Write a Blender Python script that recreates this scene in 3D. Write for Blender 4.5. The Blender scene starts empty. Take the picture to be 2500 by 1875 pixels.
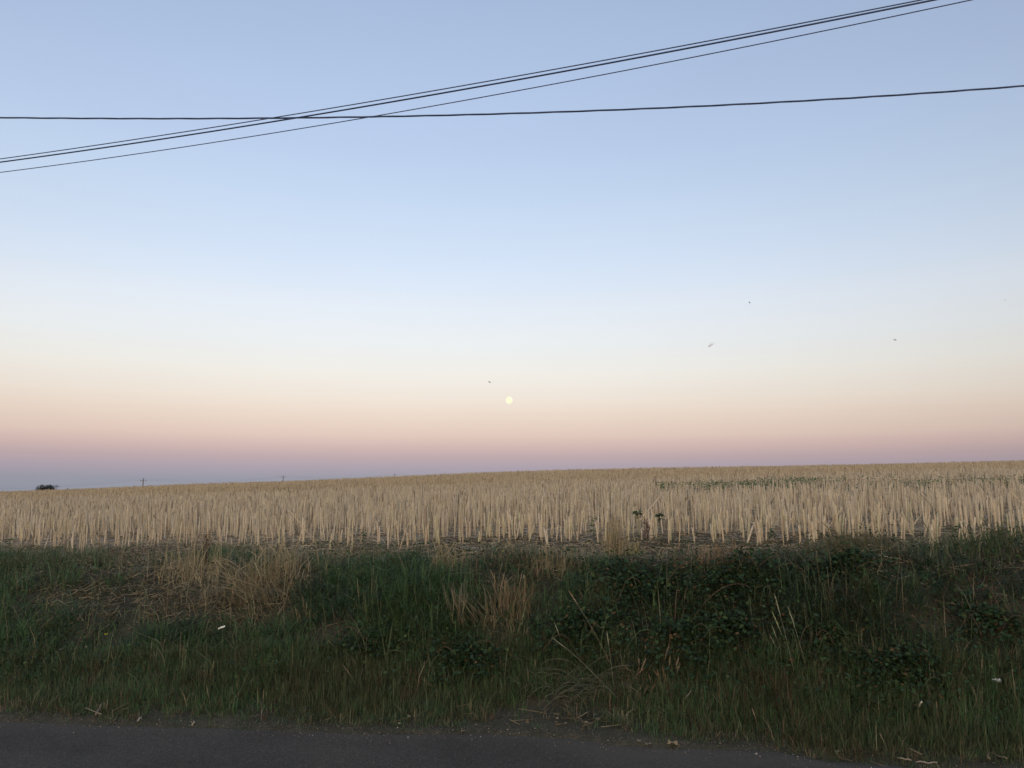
import bpy, math, random
import numpy as np
from mathutils import Vector

R = math.radians
rng = np.random.default_rng(11)
random.seed(5)
SC = bpy.context.scene
COL = SC.collection

# ------------------------------------------------------------------ camera
F_PX, CX, CY = 1925.0, 1250.0, 937.5          # focal length and centre in pixels of the 2500 x 1875 photograph
PITCH = R(7.78)
EYE = np.array([0.0, 0.0, 1.35])
cam_data = bpy.data.cameras.new('camera')
cam = bpy.data.objects.new('camera', cam_data)
COL.objects.link(cam)
cam.location = EYE
cam.rotation_euler = (math.pi / 2 + PITCH, 0, 0)
cam_data.sensor_width = 36.0
cam_data.lens = 36.0 * F_PX / 2500.0
cam_data.clip_start = 0.05
cam_data.clip_end = 120000.0
SC.camera = cam

# ------------------------------------------------------------------ world: clear dusk sky just after sunset, looking east
def lin(c):
    return tuple((v / 255 / 12.92) if v / 255 <= 0.04045 else ((v / 255 + 0.055) / 1.055) ** 2.4 for v in c)

world = bpy.data.worlds.new('World')
SC.world = world
world.use_nodes = True
nt = world.node_tree
for n in list(nt.nodes):
    nt.nodes.remove(n)
N, L = nt.nodes, nt.links
def math_node(tree, op, a=None, b=None, clamp=False):
    n = tree.nodes.new('ShaderNodeMath'); n.operation = op; n.use_clamp = clamp
    for i, v in enumerate((a, b)):
        if v is None: continue
        if isinstance(v, (int, float)): n.inputs[i].default_value = v
        else: tree.links.new(v, n.inputs[i])
    return n.outputs[0]
tc = N.new('ShaderNodeTexCoord')
sep = N.new('ShaderNodeSeparateXYZ'); L.new(tc.outputs['Generated'], sep.inputs[0])
elev = math_node(nt, 'ARCSINE', sep.outputs[2])
fac = math_node(nt, 'MULTIPLY', elev, 180 / math.pi / 90, True)           # 0 at the horizon, 1 at the zenith
fac = math_node(nt, 'POWER', fac, 0.5)                                    # more room for the bands near the horizon
def ramp(stops):
    r = N.new('ShaderNodeValToRGB'); r.color_ramp.interpolation = 'B_SPLINE' if False else 'LINEAR'
    els = r.color_ramp.elements
    for i, (deg, c) in enumerate(stops):
        p = math.sqrt(max(deg, 0) / 90)
        e = els[i] if i < 2 else els.new(p)
        e.position = p; e.color = (*c, 1)
    L.new(fac, r.inputs[0])
    return r.outputs[0]
# colours of the eastern sky by elevation: blue-grey earth shadow, pink belt, cream, pale blue, blue
EAST = [(0.0, lin((146, 152, 165))), (0.9, lin((152, 153, 165))), (1.7, lin((172, 161, 172))), (2.5, lin((191, 170, 173))),
        (3.2, lin((210, 184, 179))), (4.0, lin((225, 201, 189))), (5.2, lin((234, 215, 200))), (6.5, lin((240, 228, 215))),
        (8.5, lin((241, 238, 231))), (10.7, lin((236, 240, 242))), (13.2, lin((229, 237, 247))), (15.7, lin((217, 231, 249))),
        (20.6, lin((199, 218, 243))), (24, lin((188, 208, 238))), (30, lin((174, 194, 226))), (34, lin((166, 187, 219))), (45, lin((150, 174, 212))),
        (65, lin((135, 162, 205))), (90, lin((130, 158, 204)))]
# western sky above the set sun
WEST = [(0.0, (3.3, 2.2, 1.35)), (2.5, (4.2, 3.0, 2.0)), (6, (4.3, 3.3, 2.35)), (12, (3.3, 2.75, 2.2)),
        (20, (1.9, 1.75, 1.65)), (33, (0.82, 0.86, 0.95)), (55, (0.36, 0.46, 0.68)), (90, lin((130, 158, 204)))]
ce, cw = ramp(EAST), ramp(WEST)
hx2 = math_node(nt, 'MULTIPLY', sep.outputs[0], sep.outputs[0])
hy2 = math_node(nt, 'MULTIPLY', sep.outputs[1], sep.outputs[1])
hl = math_node(nt, 'MAXIMUM', math_node(nt, 'SQRT', math_node(nt, 'ADD', hx2, hy2)), 1e-4)
azc = math_node(nt, 'DIVIDE', sep.outputs[1], hl)                         # +1 east, -1 west
wf = math_node(nt, 'MULTIPLY', math_node(nt, 'SUBTRACT', 0.55, azc), 1 / 1.55, True)
wf = math_node(nt, 'POWER', wf, 1.3)
mix = N.new('ShaderNodeMix'); mix.data_type = 'RGBA'
L.new(wf, mix.inputs[0]); L.new(ce, mix.inputs[6]); L.new(cw, mix.inputs[7])
# vignette put into the sky colour: dimmer at both sides, most to the right
sx_ = math_node(nt, 'DIVIDE', sep.outputs[0], hl)
sx2 = math_node(nt, 'MINIMUM', math_node(nt, 'MULTIPLY', sx_, sx_), 0.36)
falloff = math_node(nt, 'ADD', math_node(nt, 'ADD', math_node(nt, 'MULTIPLY', sx_, -0.11), 1.0), math_node(nt, 'MULTIPLY', sx2, -0.35))
# barely visible unevenness of the evening haze
hz = N.new('ShaderNodeMapping'); hz.inputs['Scale'].default_value = (1, 1, 4.5); L.new(tc.outputs['Generated'], hz.inputs[0])
hn = N.new('ShaderNodeTexNoise'); hn.inputs['Scale'].default_value = 2.6; hn.inputs['Detail'].default_value = 5; hn.inputs['Roughness'].default_value = .62; L.new(hz.outputs[0], hn.inputs['Vector'])
falloff = math_node(nt, 'MULTIPLY', falloff, math_node(nt, 'ADD', math_node(nt, 'MULTIPLY', hn.outputs[0], .06), .97))
sm = N.new('ShaderNodeVectorMath'); sm.operation = 'SCALE'
L.new(mix.outputs[2], sm.inputs[0]); L.new(falloff, sm.inputs['Scale'])
bg = N.new('ShaderNodeBackground'); L.new(sm.outputs[0], bg.inputs[0]); bg.inputs[1].default_value = 1.0
wo = N.new('ShaderNodeOutputWorld'); L.new(bg.outputs[0], wo.inputs[0])

vs = SC.view_settings
vs.view_transform = 'Standard'; vs.look = 'None'; vs.exposure = 0.0; vs.gamma = 1.0; vs.use_curve_mapping = False
SC.cycles.max_bounces = 6
SC.cycles.transparent_max_bounces = 4

# ------------------------------------------------------------------ helpers
def tag(o, label=None, cat=None, group=None, kind=None):
    if label: o['label'] = label
    if cat: o['category'] = cat
    if group: o['group'] = group
    if kind: o['kind'] = kind
    return o

def empty(name, loc, rz=0.0, parent=None):
    o = bpy.data.objects.new(name, None); COL.objects.link(o)
    o.location = loc; o.rotation_euler = (0, 0, rz); o.empty_display_size = 0.1
    if parent: o.parent = parent
    return o

def mesh_data(name, V, quads=None, tris=None, col=None, mat=None, smooth=False):
    V = np.asarray(V, np.float32).reshape(-1, 3)
    q = np.zeros((0, 4), np.int32) if quads is None or len(quads) == 0 else np.asarray(quads, np.int32)
    t = np.zeros((0, 3), np.int32) if tris is None or len(tris) == 0 else np.asarray(tris, np.int32)
    m = bpy.data.meshes.new(name)
    m.vertices.add(len(V)); m.vertices.foreach_set('co', V.ravel())
    li = np.concatenate([q.ravel(), t.ravel()])
    m.loops.add(len(li)); m.loops.foreach_set('vertex_index', li)
    starts = np.concatenate([np.arange(len(q)) * 4, len(q) * 4 + np.arange(len(t)) * 3]).astype(np.int32)
    m.polygons.add(len(starts)); m.polygons.foreach_set('loop_start', starts)
    if smooth: m.polygons.foreach_set('use_smooth', np.ones(len(starts), bool))
    if col is not None:
        a = m.attributes.new('tint', 'FLOAT_COLOR', 'POINT')
        c = np.ones((len(V), 4), np.float32); c[:, :3] = np.asarray(col, np.float32).reshape(-1, 3)
        a.data.foreach_set('color', c.ravel())
    m.update(calc_edges=True)
    if mat: m.materials.append(mat)
    return m

def link(name, m, parent=None, loc=(0, 0, 0)):
    o = bpy.data.objects.new(name, m); COL.objects.link(o); o.location = loc
    if parent: o.parent = parent
    return o

class Bag:
    """Collects geometry for one mesh."""
    def __init__(s): s.V, s.Q, s.T, s.C, s.n = [], [], [], [], 0
    def add(s, V, Q=None, T=None, C=None):
        V = np.asarray(V, float).reshape(-1, 3)
        s.V.append(V)
        if Q is not None and len(Q): s.Q.append(np.asarray(Q) + s.n)
        if T is not None and len(T): s.T.append(np.asarray(T) + s.n)
        c = np.broadcast_to(np.asarray(C if C is not None else (.5, .5, .5), float), V.shape)
        s.C.append(c); s.n += len(V)
        return s
    def data(s, name, mat, smooth=False):
        return mesh_data(name, np.concatenate(s.V), np.concatenate(s.Q) if s.Q else None,
                         np.concatenate(s.T) if s.T else None, np.concatenate(s.C), mat, smooth)
    def build(s, name, mat, parent=None, loc=(0, 0, 0), smooth=False):
        return link(name, s.data(name, mat, smooth), parent, loc)

def tube(pts, radii, n=5, cap=True):
    pts = np.asarray(pts, float); k = len(pts)
    radii = np.broadcast_to(np.asarray(radii, float), (k,))
    tan = np.gradient(pts, axis=0); tan /= np.linalg.norm(tan, axis=1, keepdims=True) + 1e-12
    ref = np.array([0, 0, 1.0]) if abs(tan[0, 2]) < 0.9 else np.array([1.0, 0, 0])
    a = np.cross(tan, ref); a /= np.linalg.norm(a, axis=1, keepdims=True) + 1e-12
    b = np.cross(tan, a)
    th = np.arange(n) * 2 * math.pi / n
    V = pts[:, None] + radii[:, None, None] * (np.cos(th)[None, :, None] * a[:, None] + np.sin(th)[None, :, None] * b[:, None])
    i = np.arange(k - 1)[:, None] * n; j = np.arange(n)[None]
    Q = np.stack([i + j, i + (j + 1) % n, i + n + (j + 1) % n, i + n + j], -1).reshape(-1, 4)
    V = V.reshape(-1, 3); T = []
    if cap:
        V = np.vstack([V, pts[:1], pts[-1:]])
        T = [[k * n, (q + 1) % n, q] for q in range(n)] + [[k * n + 1, (k - 1) * n + q, (k - 1) * n + (q + 1) % n] for q in range(n)]
    return V, Q, np.array(T) if T else None

def prisms(P0, P1, r0, r1, n=3, cap=True, cut=0.0):
    """Many straight tapered stalks at once."""
    P0, P1 = np.asarray(P0, float), np.asarray(P1, float); k = len(P0)
    d = P1 - P0; d /= np.linalg.norm(d, axis=1, keepdims=True) + 1e-12
    ref = np.where(np.abs(d[:, 2:3]) < 0.9, np.array([[0, 0, 1.0]]), np.array([[1.0, 0, 0]]))
    a = np.cross(d, ref); a /= np.linalg.norm(a, axis=1, keepdims=True); b = np.cross(d, a)
    ph = rng.uniform(0, 6.28, k)
    th = ph[:, None] + np.arange(n)[None] * 2 * math.pi / n
    ring = np.cos(th)[..., None] * a[:, None] + np.sin(th)[..., None] * b[:, None]
    r0 = np.broadcast_to(r0, (k,))[:, None, None]; r1 = np.broadcast_to(r1, (k,))[:, None, None]
    top = P1[:, None] + ring * r1
    if cut: top = top + d[:, None] * (np.cos(np.arange(n) * 2 * math.pi / n)[None, :, None] * cut * rng.uniform(0, 1, k)[:, None, None])
    V = np.concatenate([P0[:, None] + ring * r0, top], 1)
    base = (np.arange(k) * 2 * n)[:, None]; j = np.arange(n)[None]
    Q = np.stack([base + j, base + (j + 1) % n, base + n + (j + 1) % n, base + n + j], -1).reshape(-1, 4)
    T = None
    if cap:
        T = np.concatenate([np.stack([base[:, 0] + n, base[:, 0] + n + i, base[:, 0] + n + i + 1], -1) for i in range(1, n - 1)])
    return V.reshape(-1, 3), Q, T, 2 * n

def blades(P, h, w, az, lean, col, tipcol=None, jit=0.5):
    """Curved tapering grass blades: 7 vertices, two quads and a tip triangle each."""
    k = len(P); s = np.array([0, .38, .72, 1.0])
    dx, dy = np.cos(az), np.sin(az)
    sa = az + math.pi / 2 + rng.normal(0, jit, k)
    sx, sy = np.cos(sa), np.sin(sa)
    wid = np.array([.8, 1.0, .62])
    cent = []
    for q in s:
        hor = lean * h * q ** 1.7
        ver = h * (q - .42 * np.minimum(lean, 1.6) * q ** 2.4)
        cent.append(np.stack([P[:, 0] + dx * hor, P[:, 1] + dy * hor, P[:, 2] + ver], -1))
    V = np.zeros((k, 7, 3))
    side = np.stack([sx, sy, np.zeros(k)], -1)
    for i in range(3):
        off = side * (w * wid[i] / 2)[:, None]
        V[:, 2 * i] = cent[i] - off; V[:, 2 * i + 1] = cent[i] + off
    V[:, 6] = cent[3]
    b = (np.arange(k) * 7)
    Q = np.concatenate([np.stack([b, b + 1, b + 3, b + 2], -1), np.stack([b + 2, b + 3, b + 5, b + 4], -1)])
    T = np.stack([b + 4, b + 5, b + 6], -1)
    C = np.repeat(np.asarray(col)[:, None], 7, 1)
    if tipcol is not None: C[:, 6] = tipcol; C[:, 4:6] = .5 * C[:, 4:6] + .5 * np.asarray(tipcol)[:, None]
    return V.reshape(-1, 3), Q, T, C.reshape(-1, 3)

def _hash(ix, iy, seed):
    h = (ix.astype(np.int64) * 374761393 + iy.astype(np.int64) * 668265263 + seed * 974711) & 0xffffffff
    h = ((h ^ (h >> 13)) * 1274126177) & 0xffffffff
    return ((h ^ (h >> 16)) & 0xffff) / 65535.0
def vnoise(x, y, seed=0):
    x, y = np.asarray(x, float), np.asarray(y, float)
    ix, iy = np.floor(x), np.floor(y); fx, fy = x - ix, y - iy
    fx, fy = fx * fx * (3 - 2 * fx), fy * fy * (3 - 2 * fy)
    a, b = _hash(ix, iy, seed), _hash(ix + 1, iy, seed)
    c, d = _hash(ix, iy + 1, seed), _hash(ix + 1, iy + 1, seed)
    return (a + (b - a) * fx) * (1 - fy) + (c + (d - c) * fx) * fy      # 0..1
def fbm(x, y, seed=0, o=3):
    s, a, t = 0.0, 1.0, 0.0
    for i in range(o):
        s = s + a * vnoise(x * 2 ** i, y * 2 ** i, seed + i); t += a; a *= .5
    return s / t
def ss(a, b, x):
    t = np.clip((np.asarray(x, float) - a) / (b - a), 0, 1); return t * t * (3 - 2 * t)

# ------------------------------------------------------------------ the lie of the land
def ray(px, py):
    a, b = (px - CX) / F_PX, (CY - py) / F_PX
    d = np.array([a, math.cos(PITCH) - b * math.sin(PITCH), math.sin(PITCH) + b * math.cos(PITCH)])
    return d / d[1]                                                     # one metre of depth
_E = [(-ray(px, py) * EYE[2] / ray(px, py)[2])[[0, 1]] * [1, 1] for px, py in ((0, 1767), (300, 1778), (600, 1787), (830, 1796), (1000, 1800), (1200, 1799), (1350, 1806), (1450, 1816), (1500, 1827), (1660, 1833), (1900, 1843), (1960, 1854), (2050, 1876))]
_EX = [-3000, -60] + [p[0] for p in _E] + [3.2, 60, 3000]
_EY = [_E[0][1] + 236, _E[0][1] + 4.6] + [p[1] for p in _E] + [_E[-1][1] - .25, _E[-1][1] - 4.8, _E[-1][1] - 240]
def road_edge(x): return np.interp(x, _EX, _EY)
def bank_end(x): return np.interp(x, [-5, -2.6, -1.0, 1.0, 5], [3.1, 2.7, 2.1, 1.9, 1.95])
def field_plane(x, y):
    z = .598 + .0302 * x + .0258 * y
    z = z + .28 * np.exp(-(((x + 36) / 9) ** 2 + ((y - 96) / 12) ** 2))
    z = z + .46 * np.exp(-((x - 3.2) / 24) ** 2) * ss(25, 80, y)
    return z
def far_land(x, y): return -3.3 + .05 * np.clip(x + 110, 0, 120) + .012 * np.clip(y - 235, 0, 250)
def T(x, y):
    x, y = np.asarray(x, float), np.asarray(y, float)
    e = y - road_edge(x)
    e1 = bank_end(x)
    F = field_plane(x, y)
    w = ss(70, 210, y)
    F = F * (1 - w) + far_land(x, y) * w
    u = np.clip((e - .42) / (e1 - .42), 0, 1)
    S = .55 * (u * u * (3 - 2 * u)) + .45 * (1 - (1 - u) ** 2)
    z = -.03 + .05 * ss(-.08, .12, e) + .02 * ss(.1, .5, e)
    z = z + (F - z) * S
    lump = np.clip(e, 0, 1) * (1 - ss(6, 14, e))
    z = z + lump * (.10 * (fbm(x * 1.7, y * 1.7, 3) - .5) + .05 * (fbm(x * 6, y * 6, 9) - .5))
    z = z + .022 * (fbm(x * 5, y * 5, 21) - .5) * ss(-.2, 0.0, e) * (1 - ss(.3, .8, e))
    z = z + .035 * (fbm(x * .9, y * .9, 15) - .5) * ss(3, 8, e)
    z = z + .10 * np.exp(-(((x - 2.72) / .33) ** 2 + ((e - 2.2) / .3) ** 2)) + .10 * np.exp(-(((x - 3.9) / .4) ** 2 + ((e - 2.2) / .3) ** 2))
    z = z - .05 * np.exp(-(((x - 1.75) / .3) ** 2 + ((e - .12) / .12) ** 2))
    return z

def at(px, py):
    """The point of the ground seen at a pixel of the photograph."""
    d = ray(px, py)
    y = 3.3 * (120 / 3.3) ** np.linspace(0, 1, 3000)
    g = EYE[2] + d[2] * y - T(d[0] * y, y)
    i = int(np.argmax(g < 0)) if (g < 0).any() else len(y) - 1
    return np.array([d[0] * y[i], y[i], float(T(d[0] * y[i], y[i]))])

# ------------------------------------------------------------------ materials
def new_mat(name):
    m = bpy.data.materials.new(name); m.use_nodes = True
    t = m.node_tree; p = t.nodes['Principled BSDF']
    p.inputs['Specular IOR Level'].default_value = .25
    return m, t, p
def noise(t, scale, detail=4, rough=.6, coord=None):
    n = t.nodes.new('ShaderNodeTexNoise'); n.inputs['Scale'].default_value = scale
    n.inputs['Detail'].default_value = detail; n.inputs['Roughness'].default_value = rough
    if coord is not None: t.links.new(coord, n.inputs['Vector'])
    return n.outputs[0]
def objcoord(t): return t.nodes.new('ShaderNodeTexCoord').outputs['Object']
def cramp(t, f, stops):
    r = t.nodes.new('ShaderNodeValToRGB')
    for i, (p, c) in enumerate(stops):
        e = r.color_ramp.elements[i] if i < 2 else r.color_ramp.elements.new(p)
        e.position = p; e.color = (*c, 1)
    t.links.new(f, r.inputs[0]); return r.outputs[0]
def mixc(t, f, a, b, mode='MIX'):
    n = t.nodes.new('ShaderNodeMix'); n.data_type = 'RGBA'; n.blend_type = mode
    for i, v in ((0, f), (6, a), (7, b)):
        if isinstance(v, (int, float)): n.inputs[i].default_value = v
        elif isinstance(v, tuple): n.inputs[i].default_value = (*v, 1)
        else: t.links.new(v, n.inputs[i])
    return n.outputs[2]
def bump(t, p, h, strength, dist):
    b = t.nodes.new('ShaderNodeBump'); b.inputs['Strength'].default_value = strength; b.inputs['Distance'].default_value = dist
    t.links.new(h, b.inputs['Height']); t.links.new(b.outputs[0], p.inputs['Normal'])

def tint_mat(name, rough=.7, translucent=0.0, grain=30, amount=.35, spec=.25):
    """Colour comes from the mesh's tint, varied by a fine noise."""
    m, t, p = new_mat(name)
    a = t.nodes.new('ShaderNodeAttribute'); a.attribute_name = 'tint'
    f = noise(t, grain, 3, .6, objcoord(t))
    v = cramp(t, f, [(.25, (1 - amount,) * 3), (.75, (1 + amount,) * 3)])
    c = mixc(t, 1.0, a.outputs['Color'], v, 'MULTIPLY')
    t.links.new(c, p.inputs['Base Color'])
    p.inputs['Roughness'].default_value = rough
    p.inputs['Specular IOR Level'].default_value = spec
    if translucent:
        tr = t.nodes.new('ShaderNodeBsdfTranslucent'); t.links.new(c, tr.inputs['Color'])
        mx = t.nodes.new('ShaderNodeMixShader'); mx.inputs[0].default_value = translucent
        t.links.new(p.outputs[0], mx.inputs[1]); t.links.new(tr.outputs[0], mx.inputs[2])
        t.links.new(mx.outputs[0], t.nodes['Material Output'].inputs['Surface'])
    return m
M_GRASS = tint_mat('grass', .6, .25, 12, .3, .3)
M_LEAF = tint_mat('leaf', .75, .2, 25, .3, .06)
M_STRAW = tint_mat('straw', .75, .08, 40, .25, .2)
M_STEM = tint_mat('stem', .75, 0, 40, .25)
M_STONE = tint_mat('stone', .9, 0, 90, .35, .2)

def asphalt():
    m, t, p = new_mat('asphalt'); oc = objcoord(t)
    a = t.nodes.new('ShaderNodeAttribute'); a.attribute_name = 'tint'
    big = noise(t, 1.3, 4, .6, oc)
    fine = noise(t, 170, 2, .7, oc)
    vor = t.nodes.new('ShaderNodeTexVoronoi'); vor.inputs['Scale'].default_value = 105; t.links.new(oc, vor.inputs['Vector'])
    base = cramp(t, big, [(.30, (.053, .047, .038)), (.5, (.067, .060, .049)), (.72, (.080, .071, .057))])
    grain = cramp(t, fine, [(.33, (.62, .62, .62)), (.52, (1, 1, 1)), (.72, (1.75, 1.72, 1.65))])
    base = mixc(t, 1.0, base, grain, 'MULTIPLY')
    chips = cramp(t, vor.outputs['Color'], [(.0, (.72, .72, .74)), (.80, (1.12, 1.1, 1.08)), (.93, (1.6, 1.55, 1.48))])
    base = mixc(t, .8, base, chips, 'MULTIPLY')
    dust = mixc(t, cramp(t, noise(t, 9, 4, .7, oc), [(.3, (.25,) * 3), (.7, (1, 1, 1))]), (0., 0., 0.), a.outputs['Color'])
    c = mixc(t, dust, base, (.085, .074, .057))
    t.links.new(c, p.inputs['Base Color']); p.inputs['Roughness'].default_value = .95; p.inputs['Specular IOR Level'].default_value = .08
    bump(t, p, mixc(t, .5, vor.outputs['Distance'], fine), .6, .004)
    return m
def soil(name, stops, scale):
    m, t, p = new_mat(name); oc = objcoord(t)
    f = mixc(t, .5, noise(t, scale, 6, .7, oc), noise(t, scale * 9, 3, .7, oc))
    t.links.new(cramp(t, f, stops), p.inputs['Base Color']); p.inputs['Roughness'].default_value = .95
    bump(t, p, f, .8, .02)
    return m
M_ROAD = asphalt()
M_BANK = soil('bank_soil', [(.32, (.024, .024, .014)), (.5, (.046, .042, .025)), (.66, (.092, .076, .046))], 5)
M_FIELD = soil('field_soil', [(.30, (.13, .103, .068)), (.5, (.23, .183, .12)), (.68, (.34, .275, .185))], 2.2)
M_GROUND = soil('meadow_soil', [(.3, (.05, .055, .03)), (.7, (.11, .10, .06))], .6)

def plain(name, c, rough=.8, grain=8, amount=.25):
    m, t, p = new_mat(name)
    f = noise(t, grain, 4, .6, objcoord(t))
    t.links.new(cramp(t, f, [(.3, tuple(v * (1 - amount) for v in c)), (.7, tuple(v * (1 + amount) for v in c))]), p.inputs['Base Color'])
    p.inputs['Roughness'].default_value = rough
    return m
M_CABLE = plain('cable_sheath', (.055, .078, .15), .55, 3, .15)
M_WOOD = plain('weathered_pole', (.13, .11, .10), .9, 2)
M_METAL = plain('galvanised', (.22, .22, .24), .6, 2)
M_GLASSY = plain('insulator', (.12, .10, .10), .3, 2)
M_WIRE = plain('bare_wire', (.14, .14, .16), .5, 2)

# ------------------------------------------------------------------ the setting
cd = np.arange(-13, 13.01, .11)
ext = 13 * (150 / 13) ** (np.arange(1, 25) / 24)
CS = np.concatenate([-ext[::-1], cd, ext])
def grid_quads(nr, nc):
    i = np.arange(nr - 1)[:, None] * nc + np.arange(nc - 1)[None]
    return np.stack([i, i + 1, i + nc + 1, i + nc], -1).reshape(-1, 4)
s = np.linspace(0, 1, 42)
Xb = np.repeat(CS[None], len(s), 0)
Eb = -.14 + s[:, None] * (bank_end(CS) + .3)[None]
Yb = road_edge(CS)[None] + Eb
o = link('roadside_bank', mesh_data('roadside_bank', np.stack([Xb, Yb, T(Xb, Yb)], -1), grid_quads(*Xb.shape), None, None, M_BANK, True))
tag(o, 'steep earth bank under the grass between road and stubble field', 'bank', None, 'structure')
off = np.concatenate([[0], .16 * (2600 / .16) ** (np.arange(1, 110) / 109)])
Xf = CS[None] * (1 + off[:, None] / 10)
Yf = Yb[-1][None] + off[:, None]
o = link('field', mesh_data('field', np.stack([Xf, Yf, T(Xf, Yf)], -1), grid_quads(*Xf.shape), None, None, M_FIELD, True))
tag(o, 'soil of the stubble field rising gently to a low crest', 'field', None, 'structure')
# road sheet
er = np.concatenate([np.linspace(-5.6, -.7, 22), np.linspace(-.6, .16, 20)])
Xr = np.repeat(CS[None], len(er), 0); Yr = road_edge(CS)[None] + er[:, None]
Zr = .004 + .012 * np.clip(-er, 0, 3)[:, None] * 0 + 0 * Xr - .02 * ss(.0, .16, er)[:, None]
dust = np.clip(ss(-.13, .05, er[:, None] + .22 * (fbm(Xr * 1.6, Yr * 1.6, 41) - .5)) + .75 * np.exp(-(((Xr - .75) / .65) ** 2 + ((er[:, None] + .12) / .22) ** 2)), 0, 1) * .9
o = link('road', mesh_data('road', np.stack([Xr, Yr, Zr], -1), grid_quads(*Xr.shape), None, np.repeat(dust[..., None], 3, -1), M_ROAD, True))
tag(o, 'narrow grey asphalt lane with a crumbling dusty edge', 'road', None, 'structure')
# land on the near side of the road, behind the camera
yg = -np.concatenate([[0], .5 * (2500 / .5) ** (np.arange(1, 30) / 29)])
Xg = CS[None] * (1 - yg[:, None] / 10); Yg = (road_edge(CS) - 5.55)[None] + yg[:, None]
o = link('ground', mesh_data('ground', np.stack([Xg, Yg, -.03 + 0 * Xg], -1), grid_quads(*Xg.shape)[:, ::-1], None, None, M_GROUND, True))
tag(o, 'open grassy land on the near side of the lane', 'ground', None, 'structure')

# ------------------------------------------------------------------ stubble
FRONT = np.array([at(px, py)[:2] for px, py in ((0, 1343), (200, 1354), (480, 1348), (700, 1342), (1100, 1336), (1500, 1336), (1900, 1343), (2200, 1333), (2480, 1328))])
def field_front(x):
    return np.interp(x, FRONT[:, 0], FRONT[:, 1])
WEEDS = [(at(1790, 1205), 1.9, 2.4), (at(2150, 1199), 4.5, 1.4), (at(2400, 1198), 4.0, 1.8), (at(1930, 1202), 2.5, 1.6)]
def in_weeds(x, y, grow=1.0):
    r = np.zeros(np.shape(x), bool)
    for c, rx, ry in WEEDS: r |= ((x - c[0]) / (rx * grow)) ** 2 + ((y - c[1]) / (ry * grow)) ** 2 < 1
    return r
FLAT = at(735, 1200)
def stubble_points(y0, y1, dens, spread, kmax=3):
    area_w = 1.0
    n = int(dens * (y1 - y0) * (y0 + y1) * .5 * 1.5)
    y = np.sqrt(rng.uniform(y0 ** 2, y1 ** 2, n)); x = y * rng.uniform(-.75, .75, n)
    row = .28                                                            # drilled rows
    x = x * .0 + (np.round((x + .06 * y) / row) * row - .06 * y) + rng.normal(0, .055, n)
    keep = (y > field_front(x) + .35 * (vnoise(x * 2.2, y * 2.2, 77) - .35))
    keep &= vnoise(x * 1.1, y * 1.1, 5) * .6 + vnoise(x * 4, y * 4, 6) * .4 > .24
    keep &= ~in_weeds(x, y)
    keep &= ((x - FLAT[0]) / 1.3) ** 2 + ((y - FLAT[1]) / 1.6) ** 2 > 1
    x, y = x[keep], y[keep]
    k = rng.integers(1, kmax, len(x))
    x = np.repeat(x, k); y = np.repeat(y, k)
    x = x + rng.normal(0, spread, len(x)); y = y + rng.normal(0, spread, len(y))
    return x, y
STRAWS = np.array([(.47, .375, .245), (.52, .42, .28), (.43, .335, .22), (.50, .415, .295), (.44, .37, .235), (.38, .30, .195)])
def straw_cols(n, dark=.08):
    c = STRAWS[rng.integers(0, len(STRAWS), n)] * rng.uniform(.86, 1.15, (n, 1))
    d = rng.random(n) < dark
    c[d] = np.array([.20, .155, .10]) * rng.uniform(.7, 1.2, (d.sum(), 1))
    return c
bag = Bag()
near_x, near_y = stubble_points(5.4, 15, 62, .07, 2)
thin = rng.random(len(near_x)) < .34 + .66 * ss(.2, 4.0, near_y - field_front(near_x))
near_x, near_y = near_x[thin], near_y[thin]
order = np.argsort(near_x ** 2 + near_y ** 2)
near_x, near_y = near_x[order], near_y[order]
vis = np.abs(near_x / near_y) < .655
single = np.zeros(len(near_x), bool); single[np.where(vis)[0][:270]] = True
def add_stubble(x, y, n, r, cap, hmul=1.0, dark=.08):
    k = len(x); z = T(x, y)
    h = np.clip(rng.normal(.275, .045, k), .12, .38) * hmul * (.85 + .3 * vnoise(x * .5, y * .5, 31))
    h = h * (.78 + .22 * ss(.2, 3.0, y - field_front(x))); short = rng.random(k) < .14; h[short] *= rng.uniform(.3, .75, short.sum())
    lean = np.where(rng.random(k) < .06, .5, .055)
    dx, dy = rng.normal(0, 1, k) * lean * h, rng.normal(0, 1, k) * lean * h
    P0 = np.stack([x, y, z - .02], -1); P1 = np.stack([x + dx, y + dy, z + h], -1)
    rr = r * rng.uniform(.6, 1.25, k)
    V, Q, Tt, per = prisms(P0, P1, rr * 1.15, rr * .9, n, cap, .012 if cap else 0)
    bag.add(V, Q, Tt, np.repeat(straw_cols(k, dark), per, 0))
add_stubble(near_x[~single], near_y[~single], 5, .0064, True)
add_stubble(*stubble_points(15, 32, 28, .09), 4, .0080, True)
add_stubble(*stubble_points(32, 62, 15, .10), 3, .0105, False)
add_stubble(*stubble_points(62, 135, 4.2, .12), 3, .017, False)
print('stubble verts', bag.n)
tag(bag.build('stubble', M_STRAW), 'dense pale straw stubble covering the field up to the horizon', 'stubble', None, 'stuff')

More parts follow.
